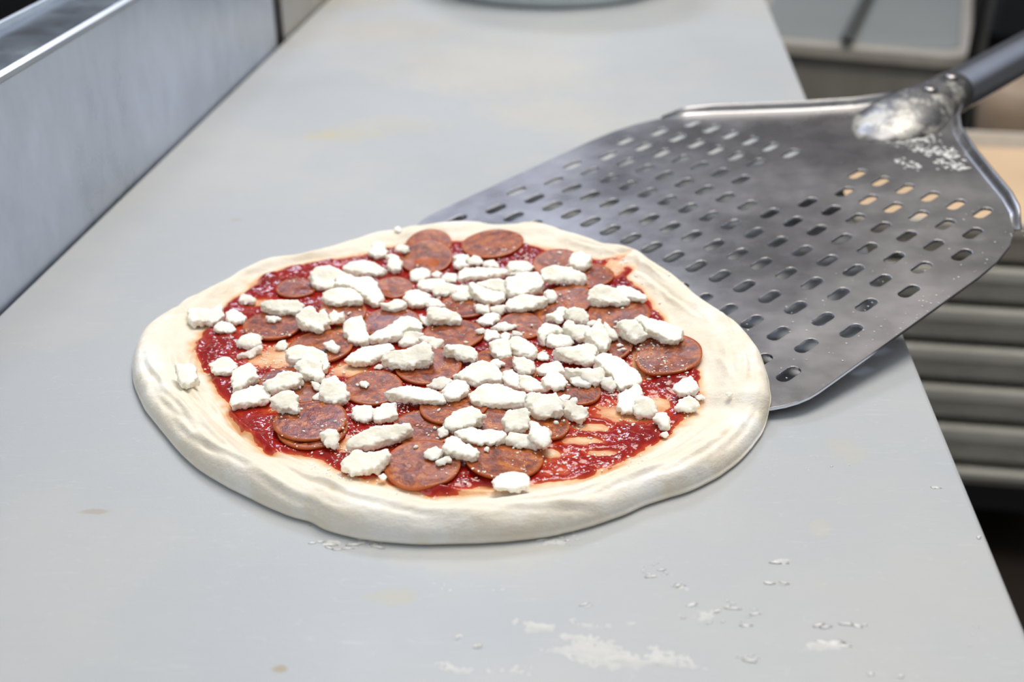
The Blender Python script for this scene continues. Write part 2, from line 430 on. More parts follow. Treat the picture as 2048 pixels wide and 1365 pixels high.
SAU = [(385,715),(383,690),(395,665),(412,650),(430,635),(445,605),(480,580),(510,552),(560,533),(620,518),(680,513),(740,501),(800,488),(850,475),(905,480),(960,474),(1010,470),(1050,480),(1100,493),(1160,500),(1200,512),(1235,522),(1250,503),(1275,497),(1272,530),(1262,550),(1290,580),(1320,612),(1345,650),(1375,690),(1400,730),(1408,780),(1398,820),(1350,862),(1320,885),(1260,920),(1200,945),(1130,963),(1060,975),(960,988),(870,997),(800,980),(740,965),(690,950),(640,930),(590,912),(530,905),(490,872),(462,838),(450,810),(425,780),(402,750)]
def silh_z(py): return .0035 + .0065 * sstep(760, 560, py)
def polar(pts, zf):
    out = []
    for px, py in pts:
        z = zf(px, py)
        for _ in range(4):
            P = at(px, py, z); z = base_z(P.x, P.y) + zf(px, py)
        P = at(px, py, z); out.append((math.atan2(P.y - PCY, P.x - PCX), hypot(P.x - PCX, P.y - PCY)))
    out.sort()
    def f(a):
        a = (a + pi) % (2 * pi) - pi
        n_ = len(out)
        # catmull interpolation on sorted angles
        import bisect
        i = bisect.bisect([o_[0] for o_ in out], a) - 1
        def g(j):
            k, w = divmod(j, n_); return out[w][0] + 2 * pi * k, out[w][1]
        (a0, r0), (a1, r1), (a2, r2), (a3, r3) = g(i - 1), g(i), g(i + 1), g(i + 2)
        t = (a - a1) / max(1e-6, a2 - a1)
        m1 = (r2 - r0) / (a2 - a0) * (a2 - a1); m2 = (r3 - r1) / (a3 - a1) * (a2 - a1)
        return (2*t**3-3*t*t+1)*r1 + (t**3-2*t*t+t)*m1 + (-2*t**3+3*t*t)*r2 + (t**3-t*t)*m2
    return f
R_out = polar(OUT, lambda x, y: silh_z(y))
R_sau = polar(SAU, lambda x, y: .0062)
def rim_h(a):                                           # rim height by direction (a = -90deg is towards the camera)
    f = max(0., .5 - .5 * sin(a)) ** 1.6               # 1 near camera, 0 far
    lf = .5 - .5 * cos(a)
    return .0076 + .0052 * f + .0012 * lf + .0010 * noise.noise(Vector((cos(a) * 2.2, sin(a) * 2.2, 4)))
T0 = .0050
rcr = random.Random(21)
CREASE = [(-128, .82, 26, .0016), (-112, .90, 18, .0014), (-100, .93, 14, .0012), (-146, .85, 20, .0012), (-75, .90, 12, .0010), (-160, .93, 16, .0010), (-45, .9, 14, .0010), (18, .88, 10, .0012), (30, .93, 8, .0014), (-135, .95, 14, .0013)]
CREASE += [(rcr.uniform(-175, -20), rcr.uniform(.80, .975), rcr.uniform(5, 16), rcr.uniform(.0004, .0013)) for _ in range(46)]
CREASE += [(rcr.uniform(-20, 60), rcr.uniform(.80, .96), rcr.uniform(4, 10), rcr.uniform(.0003, .0009)) for _ in range(14)]
SLOPE = [rcr.uniform(-.02, .03) for _ in CREASE]
def dough_top(a, s, R, S):
    """s = 0 at centre, 1 at the outline"""
    rho = s * R; d = R - rho; H = rim_h(a)
    w = R - S; q = min(1.0, max(0.0, d / w)) if w > 1e-4 else 1
    peak = .70
    t = H - (H - T0) * sstep(peak * .55, 1.02, q)
    we = H * .75
    if d < we: t *= sqrt(max(0., 1 - (1 - d / we) ** 2.2)) if d > 0 else 0
    x, y = PCX + rho * cos(a), PCY + rho * sin(a)
    k = sstep(1.15, .7, q) * sstep(0, .25, s)
    # wrinkles run along the rim
    nv = Vector((cos(a) * 5, sin(a) * 5, rho * 75)); t += k * .0022 * fbm(nv, 4) * sstep(0, .005, d)
    nv = Vector((x * 45, y * 45, 2.2)); t += .0009 * fbm(nv, 3) * (.35 + .65 * k) * sstep(0, .006, d)
    for (ca, cs, cw, ch), sl in zip(CREASE, SLOPE):
        da = (math.degrees(a) - ca + 180) % 360 - 180
        if abs(da) < cw:
            l0 = cs + sl * (da / cw) + .004 * noise.noise(Vector((da * .12, ca, 0)))
            g = (s - l0) / .011
            if abs(g) > 5: continue
            t += ch * (1 - (da / cw) ** 2) * (math.exp(-g * g) - .8 * math.exp(-(g - 1.3) ** 2 * 1.4)) * sstep(0, .004, d)
    return max(t, 0)
NA, NR = 900, 150
angs = [2 * pi * i / NA - pi for i in range(NA)]
Ro = [R_out(a) * (1 + .0022 * fbm(Vector((cos(a) * 14, sin(a) * 14, 1)), 3)) for a in angs]; So = [min(R_sau(a), R_out(a) * .97) for a in angs]
rad = [0.0] + [((j / NR) ** .85) for j in range(1, NR + 1)]
# denser towards the edge
rad = [1 - (1 - j / NR) ** 1.35 for j in range(NR + 1)]
verts = []; faces = []; st = []; flo = []
BARE = [(1190,848,42,10),(1250,820,60,25),(1240,530,30,20),(700,735,45,14),(560,705,50,25),(600,690,30,20),(690,655,35,14),(740,640,25,12),(1170,875,40,7),(1230,560,22,18),(700,885,25,16),(980,975,60,10),(1290,730,28,30),(1100,900,14,8),(505,560,14,10),(520,600,30,10),(990,870,22,14),(700,600,20,10),(1120,520,30,10),(660,760,16,14),(1310,800,35,14),(760,955,20,8),(1210,900,30,5)]
BARW = []
for px, py, rx, ry in BARE:
    P = at(px, py, .007); sc_ = (at(px + rx, py, .007) - P).length; sy = abs(at(px, py + ry, .007).y - P.y); BARW.append((P.x, P.y, sc_, sy))
def bare(x, y):
    b = 0
    for bx, by, rx, ry in BARW:
        d = ((x - bx) / rx) ** 2 + ((y - by) / ry) ** 2
        if d < 4: b = max(b, math.exp(-d * 1.1))
    return b
def sauce_t(x, y, a, rho, S):
    nz = fbm(Vector((x * 62, y * 62, 7.7)), 4); n2 = fbm(Vector((x * 210, y * 210, 1.2)), 3); n3 = noise.noise(Vector((x * 24, y * 24, 5)))
    edge = S - rho + .006 * fbm(Vector((x * 55, y * 55, 3.3)), 4) + .0008 * noise.noise(Vector((x*220, y*220, 8)))
    e = sstep(-.001, .006, edge)
    t = (.0016 + .0018 * nz + .0012 * n2 + .0010 * n3 - .0036 * bare(x, y)) 
    inner = sstep(0, .02, S - rho)
    t = t * (1 - .0 * inner) - .0002 * inner
    t = min(t, .0030)
    return t * e - .0012 * (1 - e), edge
zc = []
for i, a in enumerate(angs):
    ca, sa = cos(a), sin(a)
    for j, s in enumerate(rad[1:], 1):
        rho = s * Ro[i]; x, y = PCX + rho * ca, PCY + rho * sa
        t = dough_top(a, s, Ro[i], So[i]); b = base_z(x, y)
        verts.append((x, y, b + max(t, .0004 + .0022 * (1 if s >= 1 else 0))))
        tt, ed = sauce_t(x, y, a, rho, So[i])
        g = sstep(-.0035, .004, ed) * (.36 + .45 * sstep(-.0028, .0004, tt) + .55 * fbm(Vector((x * 90, y * 170, 9)), 4))
        st.append(max(0, min(1, g))); flo.append(sstep(-.012, -.022, ed) )
nring = NR
def vid(i, j): return (i % NA) * nring + (j - 1)
for i in range(NA):
    for j in range(1, NR):
        faces.append((vid(i, j), vid(i + 1, j), vid(i + 1, j + 1), vid(i, j + 1))[::-1])
ctr = len(verts); verts.append((PCX, PCY, base_z(PCX, PCY) + T0)); st.append(.5); flo.append(0)
for i in range(NA): faces.append((ctr, vid(i, 1), vid(i + 1, 1)))
# undercut side and underside
prev = [vid(i, NR) for i in range(NA)]
for fr, zz in ((1.0, .0012), (.992, .0003), (.97, .0), (.6, .0)):
    cur = []
    for i, a in enumerate(angs):
        rho = Ro[i] * fr; x, y = PCX + rho * cos(a), PCY + rho * sin(a)
        cur.append(len(verts)); verts.append((x, y, base_z(x, y) + zz)); st.append(0); flo.append(.3)
    for i in range(NA): faces.append((prev[i], cur[i], cur[(i + 1) % NA], prev[(i + 1) % NA]))
    prev = cur
faces.append(tuple(prev))
pizza = empty('pizza', (PCX, PCY, 0)); tag(pizza, 'round unbaked pizza with pale thick dough rim and red sauce', 'pizza')
dough = mesh_obj('dough_crust', [(x - PCX, y - PCY, z) for x, y, z in verts], faces, M_dough, pizza)
for nm, dat in (('stain_tint', st), ('floured', flo)):
    at_r = dough.data.attributes.new(nm, 'FLOAT', 'POINT'); at_r.data.foreach_set('value', dat)
print('dough', len(verts))

def top_of(x, y):
    a = math.atan2(y - PCY, x - PCX); rho = hypot(x - PCX, y - PCY)
    i = int((a + pi) / (2 * pi) * NA) % NA
    s = min(.999, rho / Ro[i]); z = base_z(x, y) + dough_top(a, s, Ro[i], So[i])
    return z, a, rho, So[i]
# sauce
verts = []; faces = []; tk = []
NR2 = 150
for i, a in enumerate(angs):
    ca, sa = cos(a), sin(a); Smax = min(So[i] + .006, Ro[i] * .96)
    for j in range(1, NR2 + 1):
        rho = Smax * j / NR2; x, y = PCX + rho * ca, PCY + rho * sa
        z = base_z(x, y) + dough_top(a, rho / Ro[i], Ro[i], So[i])
        t, ed = sauce_t(x, y, a, rho, So[i])
        if j == NR2: t = -.001
        verts.append((x - PCX, y - PCY, z + t)); tk.append(max(0, min(1, t / .0028)))
for i in range(NA):
    k = (i + 1) % NA
    for j in range(NR2 - 1):
        faces.append((i*NR2+j, i*NR2+j+1, k*NR2+j+1, k*NR2+j))
ctr = len(verts); verts.append((0, 0, base_z(PCX, PCY) + T0 + .0005)); tk.append(.2)
for i in range(NA): faces.append((ctr, i * NR2, ((i + 1) % NA) * NR2))
sauce = mesh_obj('tomato_sauce', verts, faces, M_sauce, pizza)
sauce['label'] = 'glossy dark red tomato sauce with thin smeared patches'
at_r = sauce.data.attributes.new('thick', 'FLOAT', 'POINT'); at_r.data.foreach_set('value', tk)

# ---------------------------------------------------------------- height field of everything on the pizza
GS = .0012; GX0, GY0 = PCX - .18, PCY - .18; GN = 300
Hm = [[None] * GN for _ in range(GN)]
def h0(x, y):
    z, a, rho, S = top_of(x, y); t, ed = sauce_t(x, y, a, rho, S); return z + max(0, t)
def Hget(x, y):
    i = int((x - GX0) / GS); j = int((y - GY0) / GS)
    if not (0 <= i < GN and 0 <= j < GN): return 0.
    if Hm[i][j] is None: Hm[i][j] = h0(GX0 + (i + .5) * GS, GY0 + (j + .5) * GS)
    return Hm[i][j]
def Hset(x, y, z):
    i = int((x - GX0) / GS); j = int((y - GY0) / GS)
    if 0 <= i < GN and 0 <= j < GN: Hm[i][j] = max(Hget(x, y), z)

CLK = ['twelve', 'one', 'two', 'three', 'four', 'five', 'six', 'seven', 'eight', 'nine', 'ten', 'eleven']
def where(x, y):
    a = math.degrees(math.atan2(x - PCX, y - PCY)) % 360
    k = CLK[int((a + 15) / 30) % 12]; rho = hypot(x - PCX, y - PCY) / .16
    ring = "near the pizza's centre" if rho < .25 else 'between centre and rim' if rho < .55 else 'near the rim' if rho < .82 else 'on the rim'
    return k, ring, rho

# ---------------------------------------------------------------- pepperoni, lowest first: centre px, half width px, tilt towards the camera, material, label
PEP = [
 (592,577,40,2,2,'plum pepperoni slice in front of the upper left sauce edge, its right covered by cheese'),
 (1115,527,50,3,1,'pepperoni slice at the upper right, half covered by sauce and a broad cheese slab'),
 (1180,555,48,0,0,'pepperoni slice with its left under cheese and its right against the sauce, upper right'),
 (856,494,47,14,1,'orange pepperoni slice standing against the crust at the top, lying behind another slice'),
 (853,522,53,8,0,'brown pepperoni slice leaning on the topmost slice, just left of the white cheese heap'),
 (985,489,62,0,1,'shiny pepperoni slice with a bluish window glare, farthest back beside the crust'),
 (787,577,38,5,1,'small looking pepperoni slice with glare on its lower edge, between cheese heaps at upper left'),
 (930,612,52,0,2,'dark pepperoni slice glimpsed below the long heap of cheese near the top'),
 (685,625,48,0,1,'pepperoni slice in front of the large cheese slab at upper left'),
 (545,653,58,-3,0,'flat brown pepperoni slice at the left, half a slice from the sauce edge'),
 (1135,603,54,4,1,'orange brown pepperoni slice with pale fat spots, right of the upper cheese row'),
 (1085,635,48,0,0,'pepperoni slice mostly covered by its neighbours, with one black peppercorn spot'),
 (1040,658,46,6,1,'pepperoni slice curving out of the crumbs right of centre'),
 (1238,628,62,0,0,'wide pepperoni slice under the curved cheese piece at the right'),
 (1215,690,50,0,0,'pepperoni slice showing only its right end below cheese, right of centre'),
 (905,672,62,0,0,'pepperoni slice in the middle of the pizza, in front of the pointed cheese shard'),
 (785,652,58,8,2,'plum pepperoni slice with an orange rim behind the long diagonal cheese bar'),
 (640,693,65,2,0,'pepperoni slice with a lone star of cheese on it, left of centre'),
 (995,722,46,0,1,'pepperoni slice of which an orange sliver shows beside the central cheese heap'),
 (1035,745,40,0,0,'pepperoni slice nearly hidden under the central cheese heap'),
 (575,768,56,0,2,'dark pepperoni slice behind the long cheese bar at lower left'),
 (618,780,42,0,1,'small visible pepperoni slice framed by three cheese lumps at lower left'),
 (745,778,60,4,1,'large mottled pepperoni slice left of centre with one crumb on top'),
 (857,735,66,4,0,'pepperoni slice below the big curved cheese wedge in the middle'),
 (1155,783,47,0,0,'pepperoni slice under the right hand cheese heap, its lower edge free'),
 (1085,850,55,0,1,'orange pepperoni slice behind the round cheese lump, lower right'),
 (985,850,48,0,0,'pepperoni slice with a bare dough patch beside it, lower centre'),
 (850,858,66,0,0,'pepperoni slice lying behind the nearest round slice, lower centre'),
 (908,820,68,4,1,'pepperoni slice with a thin bright glare, below the leaf shaped shard'),
 (625,858,70,0,2,'pepperoni slice peeping out beneath the glossy slice at lower left'),
 (621,842,73,3,2,'glossy plum pepperoni slice at lower left, lying on another slice'),
 (1337,712,66,6,0,'fully visible round pepperoni slice at the right by the crust'),
 (1008,918,78,-3,1,'wide orange pepperoni slice near the front, behind the frontmost cheese lump'),
 (845,932,76,5,0,'round brown pepperoni slice nearest the front crust'),
]
for k, (px, py, rx, tilt, mi, lab) in enumerate(PEP):
    z = Hget(*at(px, py, .008).xy)
    for _ in range(3):
        P = at(px, py, z + .001); z = Hget(P.x, P.y)
    R = (at(px + rx, py, z + .001) - P).length
    NA3, NR3 = 72, 14
    pts = [(0, 0)] + [(R * j / NR3 * cos(2*pi*i/NA3), R * j / NR3 * sin(2*pi*i/NA3)) for j in range(1, NR3 + 1) for i in range(NA3)]
    # slightly irregular outline
    ph = R_.random() * 9
    def wob(x, y):
        a = math.atan2(y, x); m = 1 + .018 * noise.noise(Vector((cos(a) * 1.6 + ph, sin(a) * 1.6, k)))
        return P.x + x * m, P.y + y * m
    W = [wob(*q) for q in pts]; hs = [Hget(*q) for q in W]
    # least-squares plane through what lies beneath
    nn = len(W); mx = sum(q[0] for q in W) / nn; my = sum(q[1] for q in W) / nn; mh = sum(hs) / nn
    sxx = sum((q[0]-mx)**2 for q in W); syy = sum((q[1]-my)**2 for q in W)
    gx = sum((q[0]-mx)*(h-mh) for q, h in zip(W, hs)) / sxx; gy = sum((q[1]-my)*(h-mh) for q, h in zip(W, hs)) / syy
    ty = math.tan(radians(tilt)); th = .0015
    pl = lambda q: mh + gx * (q[0]-mx) + (gy + ty) * (q[1]-my)
    off = sorted(h - pl(q) for q, h in zip(W, hs))[int(nn * .80)]
    warp = [.0009 * noise.noise(Vector((q[0] * 38 + ph, q[1] * 38, k))) for q in W]
    zb = [max(pl(q) + off * .8 + wq, h * 1.0 + .00005) for q, h, wq in zip(W, hs, warp)]
    # relax the drape so that it bends like a slice
    def idx(j, i): return 1 + (j - 1) * NA3 + i % NA3
    for _ in range(6):
        nb = zb[:]
        for j in range(1, NR3 + 1):
            for i in range(NA3):
                s_ = zb[idx(j, i - 1)] + zb[idx(j, i + 1)] + (zb[0] if j == 1 else zb[idx(j - 1, i)]) + (zb[idx(j + 1, i)] if j < NR3 else zb[idx(j, i)])
                nb[idx(j, i)] = s_ / 4
        nb[0] = sum(zb[1:1 + NA3]) / NA3; zb = nb
    V = [(q[0] - P.x, q[1] - P.y, z_ + th) for q, z_ in zip(W, zb)]; F = []; E_ = [0.] + [j / NR3 for j in range(1, NR3 + 1) for i in range(NA3)]
    for i in range(NA3): F.append((0, idx(1, i), idx(1, i + 1)))
    for j in range(1, NR3):
        for i in range(NA3): F.append((idx(j, i), idx(j + 1, i), idx(j + 1, i + 1), idx(j, i + 1)))
    b1 = len(V)
    for fr, dz in ((1.006, .0011), (1.0, .0002)):
        for i in range(NA3):
            q = W[idx(NR3, i)]; V.append(((q[0]-P.x) * fr, (q[1]-P.y) * fr, zb[idx(NR3, i)] + dz)); E_.append(1)
    b2 = b1 + NA3
    for i in range(NA3):
        i2 = (i + 1) % NA3
        F.append((idx(NR3, i), b1 + i, b1 + i2, idx(NR3, i + 1))); F.append((b1 + i, b2 + i, b2 + i2, b1 + i2))
    b3 = len(V)
    for q, z_ in zip(W, zb): V.append((q[0]-P.x, q[1]-P.y, z_)); E_.append(.5)
    F.append(tuple(b2 + i for i in range(NA3))[::-1])
    V = V[:b3]; E_ = E_[:b3]
    zm = min(zb); V = [(x, y, z_ - zm) for x, y, z_ in V]
    o = mesh_obj('pepperoni_slice', V, F, M_pep[mi]); o.location = (P.x, P.y, zm)
    ea = o.data.attributes.new('edge', 'FLOAT', 'POINT'); ea.data.foreach_set('value', E_)
    tag(o, lab, 'pepperoni', 'pepperoni slices on the pizza')
    # spin the mottling of each slice: rotate the mesh data with a counter rotation of the object
    for q, z_ in zip(W, zb): Hset(q[0], q[1], z_ + th)
    st_ = int(R / GS) + 1
    for a_ in range(-st_, st_ + 1):
        for b_ in range(-st_, st_ + 1):
            x, y = P.x + a_ * GS, P.y + b_ * GS; rr = hypot(x - P.x, y - P.y)
            if rr < R * .99:
                j = max(1, min(NR3, int(round(rr / R * NR3)))); i = int(round(math.atan2(y - P.y, x - P.x) / (2 * pi) * NA3)) % NA3
                Hset(x, y, zb[idx(j, i)] + th)
print('pepperoni done')

